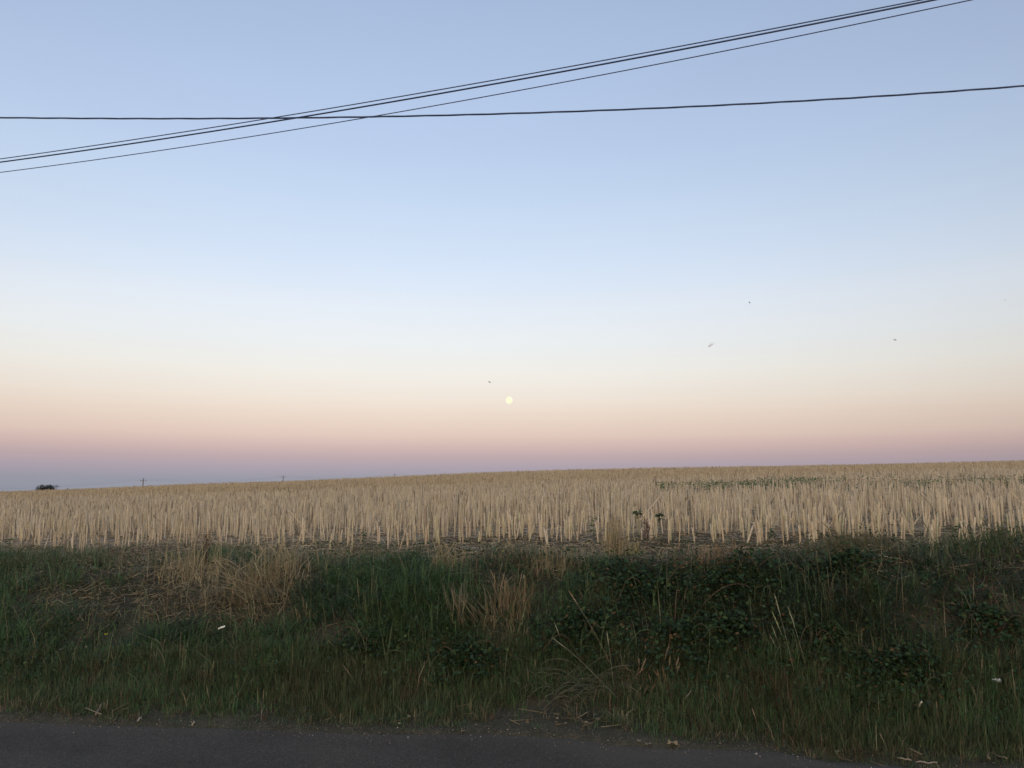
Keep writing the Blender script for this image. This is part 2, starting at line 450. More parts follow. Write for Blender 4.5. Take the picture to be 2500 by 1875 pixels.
# single stalks along the near edge
def stalk_data(i):
    r = random.Random(100 + i); b = Bag(); n = 6
    h = r.uniform(.24, .33); rad = r.uniform(.0058, .0095)
    bend = r.uniform(-.02, .02); k = 5
    pts = [(bend * (q / (k - 1)) ** 2 + r.uniform(-.002, .002), r.uniform(-.002, .002), -.02 + (h + .02) * q / (k - 1)) for q in range(k)]
    rr = [rad * 1.2, rad * 1.05, rad * (1.12 if i % 2 else .98), rad * .95, rad * .92]
    V, Q, Tt = tube(pts, rr, n)
    V[(k - 1) * n:k * n, 2] += np.cos(np.arange(n) * 2 * math.pi / n) * rad * r.uniform(.3, 1.4)      # slanting cut
    c = np.array(STRAWS[i % len(STRAWS)]) * r.uniform(.95, 1.12)
    if i % 5 == 3: c = np.array((.43, .385, .235))                              # still faintly green
    C = np.repeat(c[None], len(V), 0); b.add(V, Q, Tt, C)
    if i % 3 == 0:                                                         # a cut side branch
        z0 = h * r.uniform(.45, .7); a = r.uniform(0, 6.28); l = r.uniform(.04, .09)
        V, Q, Tt = tube([(0, 0, z0), (math.cos(a) * l * .35, math.sin(a) * l * .35, z0 + l * .6), (math.cos(a) * l * .5, math.sin(a) * l * .5, z0 + l)], [rad * .5, rad * .45, rad * .4], 4)
        b.add(V, Q, Tt, c)
    return b.data('stubble_stalk', M_STRAW)
variants = [stalk_data(i) for i in range(12)]
for x, y in zip(near_x[single], near_y[single]):
    vi = random.randrange(12); o = link('stubble_stalk', variants[vi], None, (x, y, float(T(x, y))))
    ln = .26 if random.random() < .09 else .045
    o.rotation_euler = (random.gauss(0, ln), random.gauss(0, ln), random.uniform(0, 6.28))
    sz = random.uniform(.55, 1.12); o.scale = (random.uniform(.8, 1.2),) * 2 + (sz,)
    bare = 'short' if sz < .84 else 'tall' if sz > 1.1 else 'middling'
    look = 'greenish straw' if vi % 5 == 3 else 'pale straw'
    extra = ' with cut branch' if vi % 3 == 0 else ''
    if max(abs(o.rotation_euler.x), abs(o.rotation_euler.y)) > .2: extra += ' leaning'
    px = CX + F_PX * x / y * math.cos(PITCH)
    where = next(w for lim, w in ((430, 'behind the brown litter at the left'), (720, 'behind the wide golden grass tangle'), (1080, 'above the green middle of the bank'),
                                  (1440, 'left of the tall slim golden tuft'), (1640, 'behind the tall slim golden tuft'), (1960, 'behind the russet grass patch'), (2210, 'behind the olive grassy mound'), (9999, 'behind the dark green mound at the right')) if px < lim)
    tag(o, '%s %s stalk%s, %s' % (bare, look, extra, where), 'stalk', 'cut stalks standing ' + where)

# broken stalks leaning in front of the others
for px0, py0, px1, py1, lab in ((2110, 1308, 2145, 1255, 'thick broken stalk leaning right between the upright stubble, largest of its kind'),
                           (2225, 1290, 2250, 1262, 'short broken stalk leaning right amid sparse stubble'),
                           (2255, 1318, 2277, 1258, 'long broken stalk leaning right beside a dark hollow in the soil'),
                           (2008, 1300, 2030, 1272, 'pale broken stalk leaning right against a yellowish green stalk'),
                           (1745, 1308, 1782, 1284, 'broken stalk leaning low over bare litter in front of the stubble'),
                           (1595, 1296, 1612, 1286, 'short stalk propped beside the dark red dock')):
    p = at(px0, py0); d = ray(px1, py1) * p[1]
    q = np.array([d[0], p[1] + .05, EYE[2] + d[2]])
    V, Q, Tt = tube([p, p * .5 + q * .5 + [0, 0, .004], q], [.0085, .008, .0075], 6)
    tag(Bag().add(V, Q, Tt, (.46, .37, .24)).build('leaning_stalk', M_STRAW), lab, 'stalk', 'broken stalks leaning in the stubble')

# loose straw on the ground
def lying(n, xs, ys, lmin, lmax, rad, cols, lift=.012):
    z = T(xs, ys); a = rng.uniform(0, math.pi, n); l = rng.uniform(lmin, lmax, n) / 2
    x0, y0, x1, y1 = xs - np.cos(a) * l, ys - np.sin(a) * l, xs + np.cos(a) * l, ys + np.sin(a) * l
    j = rng.uniform(.2, 2.6, n) * lift; k = rng.uniform(.2, 2.6, n) * lift
    V, Q, Tt, per = prisms(np.stack([x0, y0, T(x0, y0) + j], -1), np.stack([x1, y1, T(x1, y1) + k], -1), rad, rad, 3, True)
    return V, Q, Tt, np.repeat(cols, per, 0)
b = Bag()
n = 80000
y = np.sqrt(rng.uniform(5.4 ** 2, 21 ** 2, n)); x = y * rng.uniform(-.75, .75, n)
k = y - road_edge(x) > bank_end(x) - .25 + rng.normal(0, .25, n); x, y = x[k], y[k]
b.add(*lying(len(x), x, y, .03, .20, rng.uniform(.0016, .0055, len(x)), straw_cols(len(x), .22)))
tag(b.build('straw', M_STRAW), 'loose broken straw strewn over the soil between the stalks', 'straw', None, 'stuff')

# ------------------------------------------------------------------ grass of the bank and verge
def zone(px, py, rx, ry):
    c = at(px, py); return (c[0], c[1] - float(road_edge(c[0])), rx, ry)
DEBRIS = [zone(330, 1410, 1.0, .95), zone(230, 1370, 1.2, .8), zone(470, 1455, .75, .5), zone(330, 1460, .7, .5), zone(580, 1480, .6, .35)]
BARE = [zone(1345, 1775, .42, .22), zone(1460, 1790, .30, .2), zone(1290, 1745, .3, .16), zone(1400, 1740, .35, .16)]
LEAFY = [zone(1640, 1430, .75, .42), zone(1720, 1580, .60, .36), zone(1500, 1500, .40, .3), zone(1110, 1620, .28, .2), zone(1330, 1590, .3, .3),
         zone(2200, 1660, .5, .25), zone(2060, 1420, .35, .2), zone(2400, 1520, .35, .25)]
DRYTOP = [zone(560, 1430, .8, .5), zone(1130, 1400, .30, .25), zone(1350, 1385, .25, .2), zone(1720, 1385, .28, .2), zone(1170, 1560, .3, .25), zone(1250, 1420, .5, .3)]
def inz(zs, x, e):
    v = np.zeros(np.shape(x))
    for cx, ce_, rx, ry in zs: v = np.maximum(v, 1 - ss(.55, 1.15, np.sqrt(((x - cx) / rx) ** 2 + ((e - ce_) / ry) ** 2)))
    return v
G = {'green': (.058, .112, .042), 'fresh': (.078, .138, .052), 'blue': (.046, .092, .052), 'olive': (.076, .090, .040),
     'brown': (.125, .098, .058), 'straw': (.31, .255, .15), 'red': (.12, .065, .04), 'dark': (.024, .045, .022)}
G = {k: np.array(v) for k, v in G.items()}

def grass(name, label, nclump, erange, per, hfun, colfun, accept, spread, width, leanmean, cat='grass', mat=None):
    x = rng.uniform(-7.5, 7.5, nclump); e = rng.uniform(*erange, nclump)
    yy = road_edge(x) + e
    k = (np.abs(x) < .70 * yy + .9) & (rng.random(nclump) < accept(x, e))
    x, e = x[k], e[k]; n = len(x)
    hc = hfun(x, e); cc = colfun(x, e)
    azc = rng.normal(-math.pi / 2, 1.3, n); lc = rng.uniform(.05, .5, n)
    m = np.maximum(3, (per * rng.uniform(.5, 1.5, n)).astype(int))
    i = np.repeat(np.arange(n), m); N_ = len(i)
    bx = x[i] + rng.normal(0, spread, N_); by = road_edge(x[i]) + e[i] + rng.normal(0, spread, N_)
    az = np.where(rng.random(N_) < .7, np.arctan2(by - (road_edge(x[i]) + e[i]), bx - x[i]) + rng.normal(0, .5, N_), azc[i] + rng.normal(0, .6, N_))
    lean = np.abs(lc[i] + rng.normal(leanmean, .42, N_))
    h = hc[i] * rng.uniform(.45, 1.15, N_)
    w = width * rng.uniform(.6, 1.4, N_)
    col = cc[i] * rng.uniform(.75, 1.25, (N_, 1)) * rng.uniform(.93, 1.07, (N_, 3))
    yel = rng.random(N_) < .03
    col[yel] = .45 * col[yel] + .55 * G['straw'] * rng.uniform(.3, .7, (yel.sum(), 1))
    P = np.stack([bx, by, T(bx, by) - .012], -1)
    V, Q, Tt, C = blades(P, h, w, az, lean, col)
    bg_ = Bag(); bg_.add(V, Q, Tt, C)
    print(name, N_)
    return tag(bg_.build(name, mat or M_GRASS), label, cat, None, 'stuff')

def pick(x, e, table, seed, sc=1.6):
    """Patchy choice of colours: table = [(weight function or number, colour name)]."""
    n = len(x); w = np.stack([np.broadcast_to(np.asarray(f(x, e) if callable(f) else f, float), (n,)) * (.25 + 1.5 * vnoise(x * sc + 17 * i, e * sc * 1.4, seed + i) ** 2) for i, (f, _) in enumerate(table)], -1)
    w = np.cumsum(w, 1); w /= w[:, -1:]
    idx = (rng.random(n)[:, None] > w).sum(1)
    return np.stack([G[c] for _, c in table])[np.clip(idx, 0, len(table) - 1)]

right = lambda x: ss(.2, 1.6, x)
# short verge grass beside the asphalt
grass('verge_grass', 'short olive brown grass along the edge of the lane', 18000, (.03, .95), 11,
      lambda x, e: .035 + .09 * ss(.02, .5, e) * (.6 + .8 * vnoise(x * 2, e * 3, 51)) + .05 * right(x) * ss(.15, .5, e),
      lambda x, e: pick(x, e, [(lambda x, e: .9 + 0 * x, 'olive'), (.6, 'green'), (.3, 'fresh'), (lambda x, e: .7 * (1 - ss(.1, .35, e)) + .10, 'brown'), (lambda x, e: .035 + .2 * inz(BARE, x, e), 'straw'), (.08, 'red')], 61, 2.5),
      lambda x, e: (.12 + .88 * ss(.05 - .05 * right(x), .35 - .2 * right(x), e + .25 * (vnoise(x * 3.3, e * 5, 8) - .5))) * (1 - .88 * inz(BARE, x, e)), .022, .0031, .25)
# long green grass on the slope
grass('bank_grass', 'long dark green grass thick over the roadside bank', 12000, (.40, 3.4), 19,
      lambda x, e: (.15 + .18 * vnoise(x * 1.3, e * 1.7, 71)) * (.38 + .62 * ss(.5, 1.3, e)) * (1 - .35 * right(x) * ss(1.0, 1.6, e)) * (1 - .3 * ss(bank_end(x) - .5, bank_end(x) + .1, e)),
      lambda x, e: pick(x, e, [(1.0, 'green'), (lambda x, e: .7 * (1 - right(x)) + .15, 'fresh'), (.3, 'blue'), (lambda x, e: .32 + .4 * right(x), 'olive'), (lambda x, e: .04 + .35 * right(x) * ss(.9, 1.5, e) + .4 * inz(DRYTOP, x, e), 'brown'), (lambda x, e: .01 + .4 * inz(DRYTOP, x, e), 'straw'), (lambda x, e: .15 + 2.6 * right(x), 'dark')], 81),
      lambda x, e: ss(.5, .85, e) * (1 - ss(bank_end(x) - .1, bank_end(x) + .45, e + .7 * (vnoise(x * 2, e * 2, 91) - .5) )) * (1 - .95 * inz(DEBRIS, x, e)) * (1 - .9 * inz(BARE, x, e)) * (1 - .3 * inz(LEAFY, x, e)) * (1 - .5 * inz(DRYTOP, x, e)) * (.35 + .65 * ss(.25, .55, vnoise(x * 2.3, e * 2.8, 95))),
      .045, .0050, .62)
# brown dead thatch under and between the green
grass('dead_grass', 'matted brown dead grass on the bank top and right slope', 7000, (.35, 3.6), 13,
      lambda x, e: .07 + .09 * vnoise(x * 2, e * 2, 101),
      lambda x, e: pick(x, e, [(1.0, 'brown'), (lambda x, e: .06 + .5 * ss(bank_end(x) - .6, bank_end(x), e) + .4 * inz(DEBRIS, x, e), 'straw'), (.5, 'olive'), (.12, 'red'), (.3, 'dark')], 111),
      lambda x, e: np.clip(.16 + .30 * right(x) * ss(.8, 1.4, e) + .5 * inz(DEBRIS, x, e) + .6 * inz(DRYTOP, x, e) + .45 * ss(bank_end(x) - .6, bank_end(x), e), 0, 1) * (1 - ss(bank_end(x) + .3, bank_end(x) + .9, e + .5 * (vnoise(x * 2, e * 2, 93) - .5))),
      .04, .0036, .75)

# mixed dry and green growth where the bank runs out into the stubble
grass('edge_grass', 'straggling dry and green growth between the bank top and the stubble', 6500, (1.6, 5.2), 12,
      lambda x, e: .05 + .24 * vnoise(x * 2.1, e * 2.1, 201) ** 2,
      lambda x, e: pick(x, e, [(.8, 'brown'), (1.1, 'straw'), (.6, 'olive'), (.5, 'green')], 211),
      lambda x, e: ss(bank_end(x) - .9, bank_end(x), e + .8 * (vnoise(x * 1.9, e * 1.2, 231) - .4)) * (1 - ss(.1, .9, road_edge(x) + e - field_front(x))) * (.4 + .6 * ss(.35, .6, vnoise(x * 1.4, e * 1.6, 221))) * (1 - .5 * inz(DEBRIS, x, e)),
      .05, .0034, .7)

# ------------------------------------------------------------------ leaf shapes
LEAF_V = np.array([(0, 0, 0), (-.30, .28, .07), (0, .30, 0), (.30, .28, .07), (-.36, .58, .06), (0, .62, -.02), (.36, .58, .06), (0, 1.0, -.10)])
LEAF_Q = np.array([(1, 2, 5, 4), (2, 3, 6, 5)]); LEAF_T = np.array([(0, 2, 1), (0, 3, 2), (4, 5, 7), (5, 6, 7)])
LEAF_TL = np.concatenate([LEAF_T, [(1, 2, 5), (1, 5, 4), (2, 3, 6), (2, 6, 5)]])
def rot_frames(n, tilt_lo, tilt_hi, facing=-math.pi / 2, spread=1.4):
    """Leaf frames: the leaf points outwards (azimuth az) and down or up by a tilt."""
    az = rng.normal(facing, spread, n); t = rng.uniform(tilt_lo, tilt_hi, n); roll = rng.normal(0, .45, n)
    f = np.stack([np.cos(az) * np.cos(t), np.sin(az) * np.cos(t), np.sin(t)], -1)
    sd = np.stack([-np.sin(az), np.cos(az), 0 * az], -1); up = np.cross(sd, f) * -1
    up = np.where(up[:, 2:3] < 0, -up, up)
    s2 = sd * np.cos(roll)[:, None] + up * np.sin(roll)[:, None]; u2 = np.cross(s2, f)
    u2 = np.where(u2[:, 2:3] < 0, -u2, u2)
    return s2, f, u2
def leaf_cloud(P, size, cols, tilt=(-.7, .5), facing=-math.pi / 2, spread=1.4, width=1.0):
    n = len(P); s2, f, u2 = rot_frames(n, *tilt, facing, spread)
    L_ = LEAF_V * np.array([width, 1, 1])
    V = P[:, None] + size[:, None, None] * (L_[None, :, 0, None] * s2[:, None] + L_[None, :, 1, None] * f[:, None] + L_[None, :, 2, None] * u2[:, None])
    b0 = (np.arange(n) * 8)[:, None, None]
    return V.reshape(-1, 3), (LEAF_Q[None] + b0).reshape(-1, 4), (LEAF_T[None] + b0).reshape(-1, 3), np.repeat(cols, 8, 0)
leaf_mesh = {}
def one_leaf(parent, loc, size, rot, colname, col, name='leaf'):
    key = (colname, name)
    if key not in leaf_mesh:
        leaf_mesh[key] = mesh_data(name, LEAF_V, LEAF_Q, LEAF_T, np.repeat(np.array([col]), 8, 0), M_LEAF)
    o = link(name, leaf_mesh[key], parent, loc); o.scale = (size,) * 3; o.rotation_euler = rot
    return o

BRAMBLE = np.array([(.030, .058, .026), (.040, .072, .030), (.026, .048, .028), (.050, .075, .028), (.036, .060, .034)])
def bramble(px, py, rx, ry, hh, nleaf, label, single=26):
    c = at(px, py); root = empty('bramble_bush', c)
    tag(root, label, 'bramble bush', 'bramble bushes spreading over the bank')
    # arching stems
    tips = []
    for i in range(7):
        a = random.uniform(0, 6.28); l = random.uniform(.5, 1.0)
        bx, by = random.gauss(0, rx * .35), random.gauss(0, ry * .35)
        ex, ey = bx + math.cos(a) * rx * l, by + math.sin(a) * ry * l
        pts = []
        for q in np.linspace(0, 1, 9):
            X, Y = bx + (ex - bx) * q, by + (ey - by) * q
            z = float(T(c[0] + X, c[1] + Y)) - c[2] + hh * (1.3 * math.sin(q * 2.6) * (1 - .3 * q)) - .01
            pts.append((X, Y, z))
        V, Q, Tt = tube(pts, np.linspace(.0035, .0016, 9), 5)
        Bag().add(V, Q, Tt, (.085, .055, .035) if i % 2 else (.05, .07, .03)).build('stem', M_STEM, root)
        tips += pts[3:]
    n = int(nleaf * 1.25)
    r = np.minimum(np.abs(rng.normal(0, .62, n)), 1.5); a = rng.uniform(0, 6.28, n)
    X, Y = rx * r * np.cos(a), ry * r * np.sin(a)
    X = X + .16 * (fbm(X * 6 + c[0], Y * 6, 5) - .5)
    dome = np.sqrt(np.clip(1 - (r / 1.5) ** 2, 0, 1)) * hh * (.15 + 1.2 * vnoise((X + c[0]) * 5, (Y + c[1]) * 5, 13))
    Z = T(c[0] + X, c[1] + Y) - c[2] + .02 + dome * rng.uniform(.25, 1.0, n) ** .6
    P = np.stack([X, Y, Z], -1)
    # each point carries three leaflets
    P3 = np.repeat(P, 3, 0) + rng.normal(0, .012, (3 * n, 3))
    size = rng.uniform(.020, .040, 3 * n)
    cols = BRAMBLE[rng.integers(0, len(BRAMBLE), 3 * n)] * rng.uniform(.55, 1.3, (3 * n, 1))
    dead = rng.random(3 * n) < .05; cols[dead] = np.array((.14, .09, .045)) * rng.uniform(.6, 1.2, (dead.sum(), 1))
    bg_ = Bag(); bg_.add(*leaf_cloud(P3, size, cols))
    tag(bg_.build('leaves', M_LEAF, root), None, None, None, 'stuff')
    # larger single leaves on the outside, facing the road
    for i in range(single):
        aa = random.uniform(0, 6.28); rr = math.sqrt(random.random())
        X, Y = rx * rr * math.cos(aa), ry * rr * math.sin(aa)
        z = float(T(c[0] + X, c[1] + Y)) - c[2] + .04 + math.sqrt(1 - rr * rr * .9) * hh * random.uniform(.8, 1.25)
        k = random.randrange(len(BRAMBLE))
        one_leaf(root, (X, Y, z), random.uniform(.028, .046), (random.uniform(-.9, .3), random.gauss(0, .4), math.pi + random.gauss(0, 1.1)), 'b%d' % k, BRAMBLE[k] * .95)
    return root
bramble(1560, 1450, .42, .30, .20, 620, 'dark bramble bush spilling over the bank top below the tall golden grass tuft')
bramble(1790, 1450, .40, .30, .18, 560, 'dark bramble bush on the bank below the russet grass patch')
bramble(1720, 1600, .52, .26, .20, 700, 'largest dark bramble bush, low on the slope left of the pale leaning seed stalks')
bramble(2010, 1600, .34, .24, .17, 420, 'dark bramble bush behind the pale leaning seed stalks')
bramble(1420, 1560, .34, .22, .15, 420, 'dark bramble bush just above the arching dry grass stalks')
bramble(1130, 1630, .30, .17, .12, 320, 'low leafy bramble at the foot of the bank left of the arching dry grass')
bramble(2200, 1690, .40, .20, .14, 380, 'low dark bramble near the foot of the bank left of the white flower head')
bramble(2060, 1400, .34, .20, .13, 300, 'dark bramble in the hollow under the right-hand grassy mound')
bramble(2420, 1540, .30, .24, .14, 300, 'dark bramble above the white flower head at the right end of the bank')
bramble(900, 1600, .26, .16, .10, 220, 'small leafy bramble sunk in the green grass left of the broken straw sheaf')

# low broad-leaved plants among the grass
b = Bag(); n = 26000
x = rng.uniform(-6, 6, n); e = rng.uniform(.45, 2.4, n)
k = (rng.random(n) < .22 + .45 * right(x) + .6 * ss(.5, .7, vnoise(x * 1.8, e * 2, 141)) * (1 - inz(DEBRIS, x, e))) & (np.abs(x) < .7 * (road_edge(x) + e) + .6) & (e < bank_end(x) + .2)
x, e = x[k], e[k]; y = road_edge(x) + e; n = len(x)
P = np.stack([x, y, T(x, y) + rng.uniform(.02, .20, n)], -1)
cols = BRAMBLE[rng.integers(0, 5, n)] * rng.uniform(.6, 1.3, (n, 1))
b.add(*leaf_cloud(P, rng.uniform(.012, .032, n), cols))
tag(b.build('low_foliage', M_LEAF), 'small broad leaved weeds mixed into the bank grass', 'foliage', None, 'stuff')

# brown leaf and straw litter on the bank top, left, and under the right slope
b = Bag(); n = 30000
x = rng.uniform(-7, 6, n); e = rng.uniform(.1, 4.4, n)
k = rng.random(n) < np.clip(1.0 * inz(DEBRIS, x, e) + .30 * right(x) * ss(.8, 1.4, e) + .25 * ss(bank_end(x) - .5, bank_end(x), e) + .22 * inz(BARE, x, e) + .06, 0, 1)
x, e = x[k], e[k]; y = road_edge(x) + e; n = len(x)
deb = inz(DEBRIS, x, e)[:, None]
cols = np.where(rng.random((n, 1)) < .25 + .3 * deb, G['straw'] * (.65 + .35 * deb), G['brown'] * (1.0 + .5 * deb)) * rng.uniform(.5, 1.3, (n, 1))
b.add(*lying(n, x, y, .02, .14, rng.uniform(.0012, .0042, n), cols, .02))
P = np.stack([x, y, T(x, y) + rng.uniform(.004, .03, n)], -1)[: n // 2]
b.add(*leaf_cloud(P, rng.uniform(.012, .035, len(P)), (G['brown'] * rng.uniform(.5, 1.8, (n, 1)))[: n // 2], (-.3, .4), 0, 3))
tag(b.build('plant_litter', M_STRAW), 'brown withered litter and straw scraps on the bank', 'litter', None, 'stuff')

# thin pale bents arching out of the grass everywhere on the bank
n = 2600; x = rng.uniform(-6.5, 6, n); e = rng.uniform(.12, 2.6, n)
k = (np.abs(x) < .7 * (road_edge(x) + e) + .6) & (e < bank_end(x) + .2) & (inz(BARE, x, e) < .5); x, e = x[k], e[k]; y = road_edge(x) + e; n = len(x)
short_ = .45 + .55 * ss(.3, .9, e)
bent = np.where(rng.random((n, 1)) < .55, np.array((.13, .15, .075)), np.array((.24, .20, .12))) * rng.uniform(.6, 1.25, (n, 1))
b = Bag(); b.add(*blades(np.stack([x, y, T(x, y)], -1), rng.uniform(.16, .42, n) * short_, rng.uniform(.0016, .0034, n), rng.uniform(0, 6.28, n), np.abs(rng.normal(.55, .5, n)), bent))
tag(b.build('dry_bents', M_STRAW), 'thin pale bents arching out of the dark bank grass', 'grass', None, 'stuff')

# ------------------------------------------------------------------ tufts that can be told apart
def dry_tuft(px, py, n, rad, h, lean, label, col='straw', depth=None, wid=.0034, az=None, cmul=1.0, name='dry_grass_tuft', group='dry grass tufts on the bank'):
    c = at(px, py)
    bx = rng.normal(0, rad, n); by = rng.normal(0, rad * .6, n)
    a = rng.uniform(0, 6.28, n) if az is None else rng.normal(az, .5, n)
    hh = h * rng.uniform(.5, 1.1, n)
    P = np.stack([bx, by, T(c[0] + bx, c[1] + by) - c[2] - .01], -1)
    base = G[col] if isinstance(col, str) else np.array(col)
    cc = base * cmul * rng.uniform(.6, 1.3, (n, 1)) * rng.uniform(.94, 1.06, (n, 3))
    b_ = Bag(); b_.add(*blades(P, hh, wid * rng.uniform(.6, 1.4, n), a, np.abs(rng.normal(lean, lean * .6, n)), cc))
    root = empty(name, c); tag(root, label, 'grass tuft', group)
    b_.build('blades', M_STRAW, root)['kind'] = 'stuff'
    m = max(4, n // 14)                                                     # stiffer flowering stems with thin heads
    for q in range(min(m, 12)):
        ax = random.uniform(0, 6.28) if az is None else random.gauss(az, .4); l = h * random.uniform(.8, 1.25)
        x0, y0 = random.gauss(0, rad * .7), random.gauss(0, rad * .4); z0 = float(T(c[0] + x0, c[1] + y0)) - c[2]
        t_ = np.linspace(0, 1, 6); ln = lean * random.uniform(.3, .9)
        pts = np.stack([x0 + math.cos(ax) * ln * l * t_ ** 1.6, y0 + math.sin(ax) * ln * l * t_ ** 1.6, z0 + l * (t_ - .3 * min(ln, 1.3) * t_ ** 2.2)], -1)
        V, Q, Tt = tube(pts, [.0016, .0015, .0013, .0012, .0030, .0010], 4)
        Bag().add(V, Q, Tt, base * cmul * 1.1).build('flower_stem', M_STRAW, root)
    return root
dry_tuft(470, 1420, 300, .16, .38, .45, 'upright golden dry grass at the left end of the bank top, beside the dark dock')
dry_tuft(600, 1450, 420, .28, .36, 1.0, 'wide golden dry grass tangle in the middle of the dry patch on the bank top')
dry_tuft(675, 1420, 300, .15, .38, .75, 'golden dry grass at the edge where it meets the green bank grass')
dry_tuft(640, 1475, 300, .20, .30, 1.5, 'flattened reddish straw swirl lying below the golden tangle', 'straw', None, .0034, -2.6, .8)
dry_tuft(1500, 1368, 230, .045, .37, .12, 'tall slim golden grass tuft with a reddish foot standing before the stubble')
dry_tuft(1545, 1362, 130, .07, .18, .3, 'short yellowish grass tuft right beside the tall slim golden one', (.30, .25, .12))
dry_tuft(1090, 1390, 150, .07, .24, .5, 'small golden grass tuft on the bank top above the broken straw sheaf')
dry_tuft(1348, 1400, 190, .10, .24, .4, 'golden brown grass tuft hanging at the bank top left of the bramble', 'straw', None, .0034, None, .8)
dry_tuft(1755, 1390, 260, .13, .22, .6, 'russet dry grass patch on the bank top right of centre', (.25, .17, .10))
dry_tuft(1600, 1700, 140, .10, .14, .9, 'small rusty dead grass clump at the foot of the bank below the pale brown spikes', (.20, .12, .07))
dry_tuft(2060, 1345, 420, .20, .22, .55, 'olive grassy mound on the bank top in front of the leaning broken stalks', (.11, .10, .05), None, .004)
dry_tuft(2395, 1350, 520, .24, .26, .5, 'dark green grassy mound at the right end of the bank top', (.06, .085, .035), None, .004)
dry_tuft(1250, 1500, 160, .10, .30, .35, 'thin brown grass tuft in the middle of the slope right of the broken sheaf', (.20, .15, .085))
dry_tuft(40, 1400, 500, .28, .28, .5, 'green grass mound at the left edge of the bank top', (.055, .085, .035), None, .0045)
dry_tuft(820, 1372, 110, .13, .20, .7, 'loose straw coloured tuft on the bank top right of the golden tangle')
dry_tuft(1240, 1372, 130, .14, .19, .8, 'loose straw coloured tuft on the bank top left of the hanging golden brown one')
dry_tuft(1440, 1368, 110, .12, .18, .8, 'low straw tuft at the left foot of the tall slim golden tuft')
dry_tuft(1650, 1372, 110, .14, .16, .9, 'low straw tuft between the reddish dock and the russet patch')
dry_tuft(930, 1385, 300, .2, .16, .7, 'green brown grass mat on the bank top left of the small golden tuft', (.09, .10, .05), None, .004)

# sheaf of straw slid down the slope
c = at(1120, 1530); root = empty('straw_sheaf', c)
tag(root, 'broken straw sheaf hanging down the slope in the middle of the bank', 'straw sheaf')
for i in range(44):
    hang = i < 20
    x0 = random.gauss(0, .035) if hang else random.uniform(.02, .30)
    dx = random.gauss(0, .045) if hang else random.uniform(-.22, -.02)
    q0 = (x0, -.03 - random.uniform(0, .08), random.uniform(.0, .06)); l = random.uniform(.18, .30) if hang else random.uniform(.15, .34)
    q1 = (x0 + dx, q0[1] + l * .35, q0[2] + l * .9 if hang else q0[2] + l * .75)
    V, Q, Tt = tube([q0, ((q0[0] + q1[0]) / 2 + random.gauss(0, .008), (q0[1] + q1[1]) / 2, (q0[2] + q1[2]) / 2 + random.gauss(0, .006)), q1], [.0019, .0018, .0014], 4)
    Bag().add(V, Q, Tt, G['straw'] * random.uniform(.3, .75)).build('straw_stem', M_STRAW, root)

# arching dry stalks at the foot of the bank
c = at(1420, 1720); root = empty('arching_grass', c)
tag(root, 'fan of arching grey dry grass stalks drooping over the verge', 'dry grass')
for i in range(80):
    az = random.uniform(2.6, 3.7) if i % 2 else random.uniform(-.9, 3.6)
    if random.random() < .3: az = random.uniform(-.5, .4)
    l = random.uniform(.10, .36); t_ = np.linspace(0, 1, 9); drop = random.uniform(.5, 1.2); up = random.uniform(.5, 1.0)
    x0, y0 = random.uniform(-.16, .2), random.uniform(-.02, .16)
    z0 = float(T(c[0] + x0, c[1] + y0)) - c[2]
    pts = np.stack([x0 + math.cos(az) * l * t_, y0 + math.sin(az) * l * .45 * t_ - .05 * t_, z0 + l * (up * t_ * 1.3 - drop * t_ ** 2.2)], -1)
    pts[:, 2] = np.maximum(pts[:, 2], T(c[0] + pts[:, 0], c[1] + pts[:, 1]) - c[2] + .01)
    pts[:, :2] += rng.normal(0, .003, (9, 2))
    V, Q, Tt = tube(pts, np.array([1.5, 1.5, 1.4, 1.5, 1.7, 1.9, 2.0, 1.6, .8]) * .0009, 4)
    Bag().add(V, Q, Tt, np.array((.095, .095, .065)) * random.uniform(.6, 1.3)).build('stalk', M_STRAW, root)

# ------------------------------------------------------------------ single seed-head stalks
def seed_stalk(base, tip, headfrac, label, col, group, thick=.004, stem=.0014, depth=0.0):
    p = at(*base); d = ray(*tip) * (p[1] + depth)
    q = np.array([d[0], p[1] + depth, EYE[2] + d[2]])
    root = empty('grass_stalk', p); tag(root, label, 'grass stalk', group)
    t_ = np.linspace(0, 1, 12); v = q - p
    bow = np.array([0, 0, 1]) * .04 * np.linalg.norm(v)
    line = lambda t: t[:, None] * v[None] + (np.sin(t * math.pi))[:, None] * bow[None]
    V, Q, Tt = tube(line(t_), np.linspace(stem, stem * .6, 12), 4)
    Bag().add(V, Q, Tt, np.array(col) * .8).build('stem', M_STRAW, root)
    b_ = Bag(); m = 46                                                       # overlapping spikelets
    ts = np.linspace(1 - headfrac, 1.0, m); c0 = line(ts); tn = v / np.linalg.norm(v)
    prof = thick * np.sin(np.clip((ts - (1 - headfrac)) / headfrac, .02, .99) * math.pi) ** .6
    az = rng.uniform(0, 6.28, m)
    sd = np.stack([np.cos(az), np.sin(az), 0 * az], -1)
    tipp = c0 + sd * prof[:, None] + tn[None] * .016
    V, Q, Tt, per = prisms(c0, tipp, prof * .45 + .0006, .0004, 4, False)
    b_.add(V, Q, Tt, np.repeat(np.array(col) * rng.uniform(.75, 1.25, (m, 1)), per, 0))
    b_.build('seed_head', M_STRAW, root)
    return root
PALE, TAN = (.24, .245, .155), (.26, .20, .13)
g1 = 'pale seed stalks leaning left on the right slope'
seed_stalk((1945, 1670), (1892, 1455), .27, 'tallest pale seed stalk leaning left out of the bramble on the right slope', PALE, g1, .005)
seed_stalk((1975, 1655), (1925, 1485), .34, 'pale seed stalk leaning left, rightmost of the tall ones over the bramble', PALE, g1)
